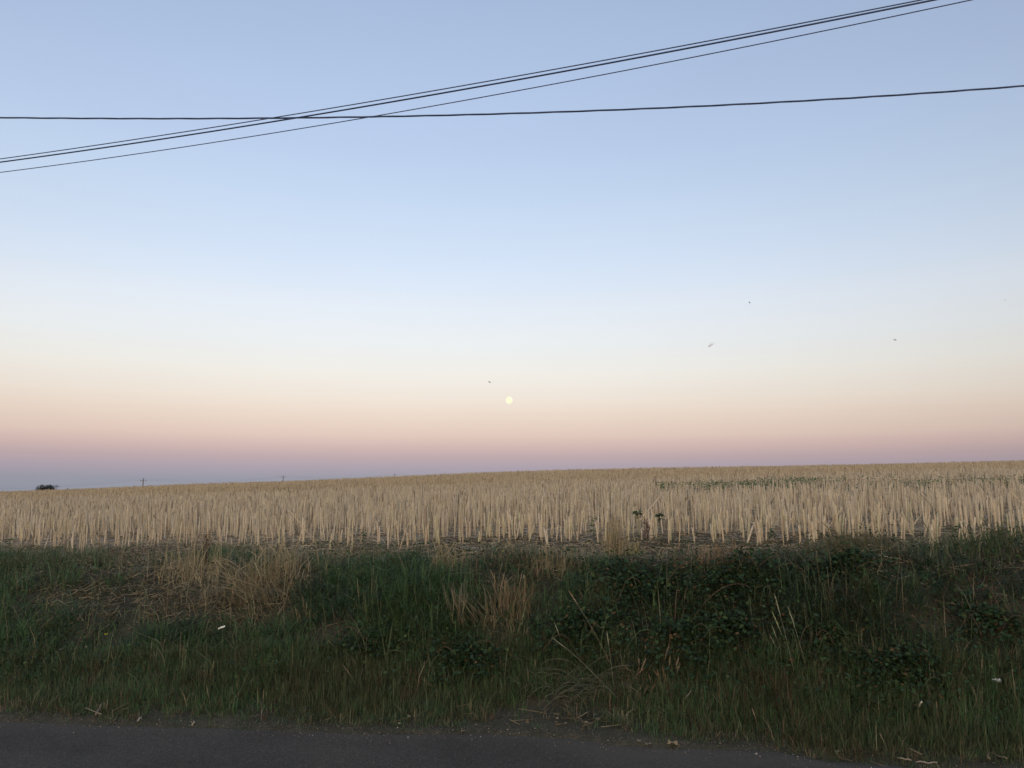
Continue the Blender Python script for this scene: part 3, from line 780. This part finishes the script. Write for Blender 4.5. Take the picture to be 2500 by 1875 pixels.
seed_stalk((1930, 1610), (1886, 1496), .48, 'pale seed stalk with a greenish tip just left of the tallest one', (.27, .29, .15), g1)
seed_stalk((1915, 1615), (1886, 1532), .45, 'thin pale seed stalk below the greenish tipped one', PALE, g1, .003)
seed_stalk((1912, 1620), (1882, 1556), .55, 'lowest and shortest pale seed stalk of the leaning bunch', PALE, g1, .003)
g2 = 'pale seed stalks in the middle of the slope'
seed_stalk((1500, 1640), (1390, 1445), .2, 'long bent pale seed stalk crossing the bramble in mid slope', TAN, g2, .0045)
seed_stalk((1490, 1690), (1352, 1560), .22, 'long pale grass stalk slanting left above the arching grass', PALE, g2, .004)
seed_stalk((1500, 1690), (1482, 1546), .25, 'upright pale seed stalk over the right part of the arching grass', PALE, g2, .004)
seed_stalk((1380, 1600), (1355, 1524), .4, 'short pale seed stalk in the dark leaves of the middle slope', PALE, g2, .0035)
seed_stalk((1190, 1590), (1172, 1568), .5, 'little yellowish seed stalk above the low leafy bramble', TAN, g2, .004)
g3 = 'fuzzy pale seed heads above the rusty grass clump'
for bs, tp, lb in (((1618, 1640), (1632, 1578), 'fuzzy pale seed head standing highest over the rusty clump'), ((1632, 1650), (1636, 1606), 'fuzzy pale seed head, middle of the three over the rusty clump'),
                   ((1646, 1655), (1656, 1608), 'fuzzy pale seed head at the right of the rusty clump'), ((1648, 1662), (1658, 1624), 'smallest fuzzy pale seed head right of the rusty clump'),
                   ((1555, 1670), (1575, 1612), 'tan broken seed spike left of the rusty clump'), ((1562, 1650), (1560, 1612), 'tan upright seed spike left of the rusty clump'),
                   ((1574, 1610), (1576, 1578), 'thin tan seed spike above the rusty clump')):
    seed_stalk(bs, tp, .62, lb, TAN, g3, .0065)
g4 = 'thin pale grass stems on the left and middle bank'
for bs, tp, lb in (((392, 1610), (404, 1558), 'thin pale grass stem alone in the dark green grass of the left slope'), ((832, 1600), (803, 1566), 'thin pale grass stem in the green grass left of the small bramble'),
                   ((80, 1555), (128, 1508), 'slanting thin straw stem in the green grass far left'), ((515, 1735), (505, 1680), 'thin straw stem beside the lane in the short olive grass'),
                   ((880, 1690), (838, 1625), 'slanting thin straw stem low in the middle grass'), ((2290, 1770), (2286, 1715), 'thin pale stem in the dark verge grass at the right'),
                   ((2170, 1840), (2150, 1795), 'slanting pale stem in the short verge grass at the right'), ((1855, 1790), (1838, 1735), 'pale stem in the verge grass right of the bare patch')):
    seed_stalk(bs, tp, .45, lb, TAN, g4, .0025, .0012)

# dark docks
def dock(px, py, top, label, col):
    p = at(px, py); h = (ray(px, top)[2] * p[1] + EYE[2]) - p[2]
    root = empty('dock_plant', p); tag(root, label, 'dock plant', 'withered docks in front of the stubble')
    V, Q, Tt = tube([(0, 0, -.02), (.004, 0, h * .5), (-.003, 0, h)], [.004, .0035, .0018], 5)
    Bag().add(V, Q, Tt, np.array(col) * .9).build('stem', M_STEM, root)
    for q in range(7):
        z = h * (.30 + .10 * q); n = 60; r = .022 * (1 - .07 * q)
        P = rng.normal(0, 1, (n, 3)) * np.array([r, r, .02]) + np.array([random.gauss(0, .008), 0, z])
        b_ = Bag(); b_.add(*leaf_cloud(P, rng.uniform(.008, .015, n), np.array(col) * rng.uniform(.5, 1.6, (n, 1)), (-1, 1), 0, 3))
        b_.build('seed_cluster', M_STEM, root)['kind'] = 'stuff'
dock(500, 1400, 1300, 'dark brown withered dock standing in the golden grass on the left', (.06, .036, .026))
dock(1580, 1335, 1270, 'dark reddish withered dock in front of the stubble right of the tall golden tuft', (.085, .045, .038))

# leafy weeds rising out of the stubble
def weed(px, py, top, label, nl, size, cols, spread=.6, name='leafy_weed'):
    p = at(px, py); h = (ray(px, top)[2] * p[1] + EYE[2]) - p[2]
    root = empty(name, p); tag(root, label, 'weed', 'green weeds in the stubble')
    V, Q, Tt = tube([(0, 0, -.02), (.01, .0, h * .5), (0, 0, h)], [.004, .0035, .002], 5)
    Bag().add(V, Q, Tt, (.09, .10, .05)).build('stem', M_STEM, root)
    for q in range(nl):
        f = random.uniform(.0, 1.0) ** .5
        a = random.uniform(0, 6.28)
        one_leaf(root, (0, 0, h * (1 - spread + spread * f)), size * random.uniform(.7, 1.2), (random.uniform(-.35, .5), random.gauss(0, .3), a), 'w%d%s' % (q % 3, name), np.array(cols) * (.8 + .2 * (q % 3)))
    return root
weed(1558, 1340, 1250, 'green weed with drooping leaves above the stubble, left of a leaf tuft pair', 20, .052, (.085, .14, .068), .22)
weed(1612, 1340, 1255, 'dark green weed with spread leaves above the stubble right of the dock', 24, .056, (.07, .125, .062), .28)
weed(1448, 1325, 1262, 'grey green slender weed in the stubble left of the tall golden tuft', 16, .055, (.07, .10, .065), .9)
weed(2345, 1330, 1280, 'small green sprig in the stubble above the right-hand mound', 12, .05, (.06, .095, .04), .8)
weed(885, 1345, 1295, 'small green weed at the stubble edge above the middle bank', 12, .05, (.055, .085, .045), .8)
weed(20, 1345, 1315, 'small green weed at the stubble edge at the far left', 12, .06, (.06, .09, .05), .8)
weed(1880, 1320, 1290, 'low green weed between stubble stalks left of the yellowish stalk', 12, .05, (.06, .09, .045), .9)
# band of green weeds farther out in the field
b = Bag()
for (c, rx, ry), dens in zip(WEEDS, (230, 26, 60, 60)):
    n = int(rx * ry * 3.1 * dens * 3)
    r = np.sqrt(rng.uniform(0, 1.15, n)); a = rng.uniform(0, 6.28, n)
    x, y = c[0] + rx * r * np.cos(a), c[1] + ry * r * np.sin(a)
    k = vnoise(x * 1.3, y * 1.3, 171) > .42; x, y = x[k], y[k]; n = len(x)
    P = np.stack([x, y, T(x, y) + rng.uniform(.02, .36, n) * (.5 + .7 * vnoise(x * .9, y * .9, 181))], -1)
    b.add(*leaf_cloud(P, rng.uniform(.02, .055, n), np.array((.105, .150, .072)) * rng.uniform(.6, 1.5, (n, 1)), (-.5, .8), 0, 3))
tag(b.build('weed_patch', M_LEAF), 'dark green weeds in a band across the stubble on the right', 'weeds', None, 'stuff')
# flattened circle of stubble
b = Bag(); n = 900; a = rng.uniform(0, 6.28, n); r = np.sqrt(rng.uniform(0, 1, n)) * 1.4
x, y = FLAT[0] + r * np.cos(a), FLAT[1] + r * np.sin(a) * 1.2
P0 = np.stack([x, y, T(x, y)], -1); P1 = P0 + np.stack([.16 * np.cos(a) * (.4 + r), .16 * np.sin(a) * (.4 + r), .05 + .13 * r], -1)
V, Q, Tt, per = prisms(P0, P1, .012, .010, 4, True); b.add(V, Q, Tt, np.repeat(straw_cols(n, .45) * .75, per, 0))
tag(b.build('flattened_stubble', M_STRAW), 'splayed flattened patch of greyish stubble left of centre', 'stubble', None, 'stuff')

# ------------------------------------------------------------------ small things lying about
def fallen(px0, py0, px1, py1, r, col, label, lift=.012, bendz=0.0, cat='straw', name='fallen_straw', group='fallen straws and sticks'):
    p, q = at(px0, py0), at(px1, py1)
    p = p + [0, 0, lift]; q = q + [0, 0, lift * 1.6]
    t_ = np.linspace(0, 1, 6)
    pts = p[None] + (q - p)[None] * t_[:, None] + np.array([0, 0, bendz])[None] * np.sin(t_ * math.pi)[:, None]
    pts = pts - p[None]; pts[1:-1] += rng.normal(0, r * .5, (4, 3))
    V, Q, Tt = tube(pts, r * np.array([.8, 1, 1.05, 1, .95, .8]), 6)
    return tag(Bag().add(V, Q, Tt, col).build(name, M_STRAW, None, p), label, cat, group)
fallen(395, 1442, 452, 1418, .0032, (.33, .27, .17), 'long pale straw lying aslant on the brown litter of the left bank', .03)
fallen(233, 1752, 251, 1727, .008, (.19, .17, .13), 'grey stick lying at the edge of the lane on the left', .015, 0, 'stick', 'fallen_stick')
fallen(335, 1766, 345, 1758, .006, (.22, .20, .16), 'short pale twig by the lane right of the grey stick', .01, 0, 'stick', 'fallen_stick')
fallen(468, 1774, 475, 1767, .0045, (.30, .26, .18), 'small pale straw on the asphalt edge below the olive grass', .006)
fallen(1410, 1758, 1440, 1744, .0032, (.30, .25, .16), 'pale straw lying on the bare patch beside the lane', .012)
fallen(1672, 1735, 1688, 1728, .004, (.22, .19, .14), 'grey straw in the verge grass right of the bare patch', .06)
fallen(2190, 1856, 2225, 1866, .004, (.28, .23, .16), 'bleached straw by the lane at the lower right', .012)
fallen(2235, 1868, 2290, 1872, .004, (.24, .20, .15), 'long bleached straw flat at the lower right edge of the lane', .012)
fallen(2420, 1843, 2460, 1862, .004, (.22, .17, .11), 'brown straw in the verge at the right corner', .012)
fallen(2246, 1772, 2256, 1790, .005, (.50, .47, .38), 'short whitish stalk piece in the dark verge grass on the right', .10)
fallen(1345, 1300, 1400, 1352, .0045, (.30, .24, .16), 'long thin stalk fallen aslant before the stubble in the middle', .04, .0)
fallen(1222, 1332, 1234, 1290, .004, (.12, .07, .05), 'dark reddish stalk leaning up before the stubble left of centre', .02)
for px0, px1, py, lab in ((2150, 2205, 1316, 'pale straw lying flat at the stubble edge under the thick leaning stalk'), (2225, 2265, 1325, 'pale straw lying flat on the dark hollow soil'),
                          (1960, 2000, 1313, 'pale straw lying flat at the foot of the yellowish stalk'), (2345, 2400, 1312, 'pale straw lying flat behind the right grassy mound'),
                          (740, 765, 1337, 'pale straw lying flat at the stubble edge left of the middle'), (1470, 1500, 1344, 'pale straw lying flat across the foot of the tall golden tuft'),
                          (990, 1045, 1304, 'pale straw lying across the stalks left of centre')):
    fallen(px0, py, px1, py + 3, .005, (.44, .36, .24), lab, .02)
# bramble shoots crossing the slope
fallen(1480, 1378, 1565, 1372, .0026, (.14, .12, .08), 'thin bare shoot lying across the top of the dark bramble', .14, .02, 'shoot', 'bare_shoot')
fallen(2440, 1700, 2498, 1702, .0020, (.07, .06, .045), 'long thin bare shoot lying level below the white flower head', .10, .0, 'shoot', 'bare_shoot')

def dry_leaf(px, py, size, col, label, lift=.015, rz=0.0):
    p = at(px, py); root = empty('fallen_leaf', p + [0, 0, lift], rz); tag(root, label, 'fallen leaf', 'fallen dry leaves at the lane edge')
    n = 22; a = np.linspace(0, 2 * math.pi, n, endpoint=False)
    r = size * (.62 + .30 * np.abs(np.cos(a * 2.5)) + .08 * np.cos(a * 11))
    V = np.vstack([[(0, 0, .10 * size)], np.stack([r * np.cos(a), r * np.sin(a) * .85, .22 * size * np.sin(a * 3 + 1) + .1 * size], -1)])
    V2 = V - [0, 0, .0012]
    Tt = np.array([(0, 1 + i, 1 + (i + 1) % n) for i in range(n)])
    Qs = np.array([(1 + i, n + 2 + i, n + 2 + (i + 1) % n, 1 + (i + 1) % n) for i in range(n)])
    Bag().add(np.vstack([V, V2]), Qs, np.vstack([Tt, Tt[:, ::-1] + n + 1]), col).build('leaf_blade', M_LEAF, root)
    V, Q, Tt = tube([(-.6 * size, 0, .1 * size), (-1.0 * size, .1 * size, .05 * size), (-1.5 * size, .05 * size, .0)], [.0012, .0012, .001], 4)
    Bag().add(V, Q, Tt, np.array(col) * .7).build('leaf_stalk', M_STEM, root)
dry_leaf(1642, 1824, .034, (.36, .27, .15), 'largest yellowish dry leaf lying at the edge of the lane', .02, 2.2)
dry_leaf(1583, 1823, .020, (.22, .18, .13), 'small grey brown dry leaf left of the yellowish one', .012, .6)
dry_leaf(1560, 1815, .014, (.26, .22, .15), 'tiny pale dry leaf at the lane edge under the verge grass', .012, 4)
dry_leaf(2045, 1845, .022, (.17, .16, .11), 'crumpled greyish leaf on the verge at the lower right', .02, 1)
dry_leaf(1228, 1383, .014, (.40, .40, .10), 'yellow leaf caught in the grass on the bank top in the middle', .12, 1)
dry_leaf(1130, 1790, .014, (.26, .20, .13), 'small pale leaf at the lane edge left of the bare patch', .012, 3)

# pale scrap in the grass
p = at(541, 1560); q = ray(541, 1532) * p[1]
b = Bag(); t_ = np.linspace(-1, 1, 7); w_, th = .0065, .002
rows = [((tt * .026, 0, .002 * math.cos(tt * 4) + tt * .006 )) for tt in t_]
V = []
for (a0, b0, c0) in rows: V += [(a0, -w_, c0 - th), (a0, w_, c0 + .003 - th), (a0, w_ * .9, c0 + .003 + th), (a0, -w_ * .9, c0 + th)]
Qs = [(4 * i + j, 4 * i + (j + 1) % 4, 4 * i + 4 + (j + 1) % 4, 4 * i + 4 + j) for i in range(6) for j in range(4)] + [(3, 2, 1, 0), (24, 25, 26, 27)]
o = b.add(V, Qs, None, (.72, .72, .62)).build('paper_scrap', M_STONE, None, (q[0], p[1], EYE[2] + q[2])); o.rotation_euler = (.6, -.18, .1)
tag(o, 'small white curled scrap caught in the green grass of the left slope', 'scrap')

def small_flower(px, py, top, label, col, n, r, head='flower_head', cat='flower'):
    p = at(px, py); d = ray(px, top) * p[1]; h = EYE[2] + d[2] - p[2]
    root = empty('wild_flower', p); tag(root, label, cat, 'wild flowers on the bank')
    V, Q, Tt = tube([(.03, .02, 0), (.01, .005, h * .6), (0, 0, h)], [.0016, .0014, .0011], 4)
    Bag().add(V, Q, Tt, (.07, .09, .04)).build('stem', M_STEM, root)
    for i in range(n):
        a = i * 2.4; rr = r * math.sqrt((i + .5) / n)
        P = np.array([(rr * math.cos(a), rr * math.sin(a) * .9, h + .008 - rr * .15)]) + rng.normal(0, .0012, (1, 3))
        P = np.repeat(P, 7, 0) + rng.normal(0, .0032, (7, 3))
        b_ = Bag(); b_.add(*leaf_cloud(P, rng.uniform(.006, .009, 7), np.array(col) * rng.uniform(.85, 1.1, (7, 1)), (.0, .9), 0, 3, 1.4))
        b_.build('petal_cluster', M_LEAF, root)
        if i % 2 == 0:
            V, Q, Tt = tube([(0, 0, h - .03), tuple(P.mean(0))], [.0007, .0006], 3); Bag().add(V, Q, Tt, (.08, .10, .05)).build('flower_stalk', M_STEM, root)
small_flower(2436, 1715, 1664, 'flat white flower head standing alone low on the right bank', (.74, .74, .66), 17, .021)
small_flower(258, 1585, 1551, 'small yellow flower in the green grass of the left slope', (.55, .50, .06), 2, .006)
small_flower(209, 1600, 1582, 'tiny pale flower in the green grass left of the yellow one', (.60, .60, .40), 1, .004)
small_flower(149, 1600, 1588, 'tiny whitish flower lowest in the green grass at the left', (.55, .55, .5), 1, .004)
small_flower(2280, 1670, 1640, 'dull yellow flower among dark leaves on the right bank', (.34, .32, .05), 2, .006)
small_flower(2294, 1640, 1608, 'small greyish white flower above the dull yellow one', (.45, .45, .42), 3, .007)
small_flower(2398, 1730, 1708, 'tiny yellowish flower below left of the white flower head', (.36, .34, .16), 1, .005)
small_flower(2302, 1690, 1676, 'tiny pale tan flower below the dull yellow one', (.34, .28, .2), 1, .006)

# stones and crumbs at the edge of the asphalt
b = Bag(); n = 2600
x = rng.uniform(-4.5, 4, n); e = rng.normal(.05, .075, n); y = road_edge(x) + e
sz = rng.uniform(.0015, .0055, n) * np.where(rng.random(n) < .06, 1.9, 1)
z = np.maximum(T(x, y), np.where(e < .02, .004, -.02)) + sz * .3
OCT = np.array([(1, 0, 0), (0, 1, 0), (-1, 0, 0), (0, -1, 0), (0, 0, .8), (0, 0, -.8)]); OT = np.array([(0, 1, 4), (1, 2, 4), (2, 3, 4), (3, 0, 4), (1, 0, 5), (2, 1, 5), (3, 2, 5), (0, 3, 5)])
V = np.stack([x, y, z], -1)[:, None] + OCT[None] * sz[:, None, None] * rng.uniform(.6, 1.3, (n, 6, 1)) 
cols = np.where(rng.random((n, 1)) < .12, np.array((.20, .18, .15)), np.array((.12, .10, .08))) * rng.uniform(.5, 1.4, (n, 1))
b.add(V.reshape(-1, 3), None, (OT[None] + (np.arange(n) * 6)[:, None, None]).reshape(-1, 3), np.repeat(cols, 6, 0))
tag(b.build('gravel', M_STONE), 'gravel crumbs scattered along the edge of the asphalt', 'gravel', None, 'stuff')

# ------------------------------------------------------------------ overhead cables
def fit_cable(samples, y_at, x_lo, x_hi, deg=2):
    """A sagging cable over the line y = a + b x through the sight lines of the samples."""
    a, bb = y_at; X, Z = [], []
    for px, py in samples:
        d = ray(px, py); yy = a / (1 - bb * d[0]); X.append(d[0] * yy); Z.append(EYE[2] + d[2] * yy)
    cf = np.polyfit(X, Z, deg); xs = np.linspace(x_lo, x_hi, 220)
    return np.stack([xs, a + bb * xs, np.polyval(cf, xs)], -1)
WA = [(0, 388), (400, 330), (600, 298), (1000, 231.5), (1700, 106), (2100, 28.6), (2248, 0)]
WB = [(0, 396), (400, 339), (600, 307), (1000, 242), (1700, 114), (2100, 34.5), (2285, 0)]
WC = [(0, 421), (400, 367), (630, 329), (1000, 269), (1700, 140), (2100, 56), (2370, 0)]
for smp, rad, sh, lab in ((WA, .0086, .0, 'thin overhead cable, upper of the three rising steeply to the right'),
                          (WB, .0125, .1, 'thickest plain overhead cable, middle of the three rising to the right'),
                          (WC, .0074, -.1, 'thin overhead cable running lowest, apart from the two above it')):
    pts = fit_cable(smp, (11 + sh, -.3), -22, 16)
    V, Q, Tt = tube(pts, rad, 8)
    tag(Bag().add(V, Q, Tt, (.06, .065, .08)).build('overhead_cable', M_CABLE, None, (0, 0, 0), True), lab, 'cable', 'overhead cables crossing the sky')
WD = [(0, 287), (400, 290), (600, 289), (1000, 283), (1250, 276), (1458, 270.5), (1700, 261), (2100, 237), (2500, 210)]
pts = fit_cable(WD, (12, -.1), -22, 20, 3)
root = empty('twisted_cable', pts[0]); tag(root, 'thick twisted overhead cable running nearly level across the others', 'cable', 'overhead cables crossing the sky')
fine = np.stack([np.interp(np.linspace(0, 219, 1500), np.arange(220), pts[:, i]) for i in range(3)], -1)
for q in range(3):
    ph = fine[:, 0] * 2 * math.pi / 2.1 + q * 2 * math.pi / 3
    P = fine + np.stack([0 * ph, np.cos(ph) * .0080, np.sin(ph) * .0080], -1) - pts[0]
    V, Q, Tt = tube(P, .0074, 6)
    Bag().add(V, Q, Tt, (.06, .065, .08)).build('strand', M_CABLE, root, (0, 0, 0), True)

# ------------------------------------------------------------------ far away: trees, poles, moon
def far_tree(px, top, dist, width, label, name='distant_tree', n=900):
    d = ray(px, top) * dist; zt = EYE[2] + d[2]; z0 = float(T(d[0], dist)); H = zt - z0
    root = empty(name, (d[0], dist, z0)); tag(root, label, 'tree' if 'tree' in name else 'bush', 'trees on the skyline')
    V, Q, Tt = tube([(0, 0, -.3), (.1, 0, H * .35), (0, 0, H * .8)], [.30, .24, .08], 7)
    Bag().add(V, Q, Tt, (.06, .05, .04)).build('trunk', M_STEM, root)
    for q in range(6):
        a = q * 1.05 + .3; V, Q, Tt = tube([(0, 0, H * .3), (math.cos(a) * width * .25, math.sin(a) * width * .25, H * .55), (math.cos(a) * width * .4, math.sin(a) * width * .4, H * .7)], [.14, .09, .04], 5)
        Bag().add(V, Q, Tt, (.06, .05, .04)).build('limb', M_STEM, root)
    lobes = [(random.uniform(-.30, .30) * width, random.uniform(-.3, .3) * width, H * random.uniform(.5, .82), random.uniform(.16, .26) * width) for _ in range(12)]
    P = []
    for i in range(n):
        lx, ly, lz, lr = random.choice(lobes); v = np.array([random.gauss(0, 1) for _ in range(3)]); v /= np.linalg.norm(v)
        P.append(np.array([lx, ly, lz]) + v * lr * random.uniform(.6, 1.0) ** .5 * np.array([1, 1, .75]))
    P = np.array(P); P[:, 2] = np.clip(P[:, 2], H * .2, H)
    b_ = Bag(); b_.add(*leaf_cloud(P, rng.uniform(.35, .75, n) * width / 8, np.array((.050, .058, .045)) * rng.uniform(.6, 1.4, (n, 1)), (-1, 1), 0, 3))
    b_.build('crown', M_LEAF, root)
far_tree(102, 1184.5, 480, 7.8, 'dark round tree on the far left skyline, left half of the pair')
far_tree(123, 1183.5, 485, 7.6, 'dark round tree on the far left skyline, right half of the pair')
far_tree(166, 1188.5, 500, 1.6, 'tiny dark bush on the skyline right of the two trees', 'distant_bush', 260)

def crossarm_pole(h):
    root = empty('utility_pole', (0, 0, 0))
    V, Q, Tt = tube([(0, 0, -.5), (0, 0, h * .5), (0, 0, h)], [.19, .16, .13], 8); Bag().add(V, Q, Tt, (.1, .1, .1)).build('pole', M_WOOD, root)
    b_ = Bag()
    for sx in (-1, 1):
        V = np.array([(sx * .10, -.06, -.07), (sx * 1.1, -.06, -.07), (sx * 1.1, .06, -.07), (sx * .10, .06, -.07), (sx * .10, -.06, .07), (sx * 1.1, -.06, .07), (sx * 1.1, .06, .07), (sx * .10, .06, .07)]) + [0, 0, h - .55]
        b_.add(V, [(0, 1, 2, 3), (4, 7, 6, 5), (0, 4, 5, 1), (1, 5, 6, 2), (2, 6, 7, 3), (3, 7, 4, 0)], None, (.2, .2, .2))
    b_.build('crossarm', M_METAL, root)
    for sx, z in ((-.95, h - .48), (.95, h - .48), (0, h)):
        V, Q, Tt = tube([(sx, 0, z), (sx, 0, z + .08), (sx, 0, z + .12), (sx, 0, z + .2), (sx, 0, z + .26)], [.05, .09, .06, .09, .03], 8)
        Bag().add(V, Q, Tt, (.1, .1, .1)).build('insulator', M_GLASSY, root)
    return root
def copy_tree(o, parent=None):
    c = o.copy(); COL.objects.link(c)
    if parent: c.parent = parent
    for ch in o.children: copy_tree(ch, c)
    return c
PH = 9.2
first = crossarm_pole(PH); tops = []
for i, (px, top, dist, lab) in enumerate(((350, 1167.5, 235, 'utility pole with crossarm on the skyline, tallest of the three'), (691.5, 1160.5, 320, 'utility pole with crossarm on the skyline, middle one of the three'),
                                      (963.5, 1156, 455, 'utility pole with crossarm on the skyline, shortest of the three'))):
    o = first if i == 0 else copy_tree(first)
    d = ray(px, top) * dist
    o.location = (d[0], dist, EYE[2] + d[2] - PH - .2); o.rotation_euler = (0, 0, R(-12))
    z0 = float(T(d[0], dist)); o['label'] = lab; o['category'] = 'utility pole'; o['group'] = 'utility poles beyond the crest'
    tops.append((np.array(o.location), z0))
    print('pole', i, 'foot above ground', o.location[2] - z0)
for lx, lz, lab in ((-.95, PH - .22, 'far power line wire strung along the left crossarm ends'), (.95, PH - .22, 'far power line wire strung along the right crossarm ends'), (0, PH + .26, 'far power line wire strung over the pole tops')):
    P = [t_[0] + [math.cos(R(-12)) * lx, math.sin(R(-12)) * lx, lz] for t_ in tops]
    dv = P[0] - P[1]; P = [P[0] + dv * 2, P[0] + dv] + P + [P[2] + (P[2] - P[1])]
    pts = []
    for a_, b_ in zip(P[:-1], P[1:]):
        for t_ in np.linspace(0, 1, 14)[:-1]: pts.append(a_ + (b_ - a_) * t_ - np.array([0, 0, 1.4 * 4 * t_ * (1 - t_)]))
    V, Q, Tt = tube(pts, .008, 4)
    tag(Bag().add(V, Q, Tt, (.1, .1, .1)).build('power_wire', M_WIRE), lab, 'wire', 'far power line wires')

d = ray(1243, 977); d = d / np.linalg.norm(d) * 9000
mm = bpy.data.materials.new('moonlit_surface'); mm.use_nodes = True; t = mm.node_tree
for n_ in list(t.nodes): t.nodes.remove(n_)
em = t.nodes.new('ShaderNodeEmission'); out = t.nodes.new('ShaderNodeOutputMaterial')
f = noise(t, .035, 3, .5, objcoord(t))
t.links.new(cramp(t, f, [(.35, (1.0, .985, .60)), (.62, (1.0, .99, .84))]), em.inputs[0]); em.inputs[1].default_value = 1.0
t.links.new(em.outputs[0], out.inputs[0])
nu, nv = 40, 20; V = []
for i in range(nv + 1):
    for j in range(nu):
        th, ph = math.pi * i / nv, 2 * math.pi * j / nu
        V.append((math.sin(th) * math.cos(ph), math.sin(th) * math.sin(ph), math.cos(th)))
Qs = [(i * nu + j, (i + 1) * nu + j, (i + 1) * nu + (j + 1) % nu, i * nu + (j + 1) % nu) for i in range(nv) for j in range(nu)]
o = link('moon', mesh_data('moon', np.array(V) * 41 * np.array([.96, 1, 1.03]), Qs, None, None, mm, True), None, EYE + d)
tag(o, 'pale yellow full moon low over the pink horizon', 'moon')

# ------------------------------------------------------------------ blurred specks in the sky, modelled as insects and a seed tuft
def speck(px, py, dist, size, label, rz, tilt, grey):
    d = ray(px, py); p = EYE + d * dist; p[1] = dist
    root = empty('sky_speck', p, rz); root.rotation_euler = (tilt, .3, rz); tag(root, label, 'speck', 'specks hanging in the air')
    m = plain('speck_body_%d' % int(grey * 1000), (grey,) * 3, .6, 200)
    pts = np.array([(-.5, 0, 0), (-.35, 0, .02), (-.1, 0, .0), (.05, 0, .03), (.2, 0, .02), (.35, 0, .03), (.46, 0, .01)]) * size
    V, Q, Tt = tube(pts, np.array([.03, .10, .13, .10, .15, .12, .04]) * size, 8); Bag().add(V, Q, Tt).build('body', m, root, (0, 0, 0), True)
    for sgn in (-1, 1):
        V = np.array([(.1, 0, .1), (-.15, sgn * .18, .16), (-.32, sgn * .50, .22), (-.05, sgn * .58, .24), (.12, sgn * .30, .18)]) * size
        V = np.vstack([V, V + [0, 0, .004 * size]])
        Bag().add(V, [(i, (i + 1) % 5, 5 + (i + 1) % 5, 5 + i) for i in range(5)], [(0, 2, 1), (0, 3, 2), (0, 4, 3), (5, 6, 7), (5, 7, 8), (5, 8, 9)]).build('wing', m, root)
speck(1195, 933, 3.2, .013, 'dark blurred speck in the sky just above left of the moon', .4, .3, .45)
speck(1830, 739, 3.0, .011, 'small dark slender speck in the pale blue sky right of centre', .6, .8, .10)
speck(2185, 830, 3.2, .014, 'greyish speck in the cream sky at the right', -.3, .3, .5)
speck(2454, 733, 3.4, .006, 'tiny dark speck near the right edge of the sky', .1, .2, .2)
d = ray(1735, 842); p = EYE + d * 3.0  # pale blurred speck, given the form of a seed tuft
root = empty('pale_speck', p); tag(root, 'pale fluffy speck in the sky right of the moon, shaped like a seed tuft', 'seed tuft')
b = Bag(); n = 64; v = rng.normal(0, 1, (n, 3)); v /= np.linalg.norm(v, axis=1, keepdims=True)
axis = np.array([.75, 0, .66]); q1 = v * np.array([.008, .008, .008]) + axis * (rng.uniform(-.4, 1, n)[:, None] * .016)
V, Q, Tt, per = prisms(np.zeros((n, 3)) - axis * .008, q1, .00011, .00009, 3, False); b.add(V, Q, Tt, (.85, .84, .84)); b.build('fluff', M_STRAW, root)
V, Q, Tt = tube([axis * -.014, axis * -.008], [.0008, .0012], 5); Bag().add(V, Q, Tt, (.3, .27, .25)).build('seed', M_STEM, root)
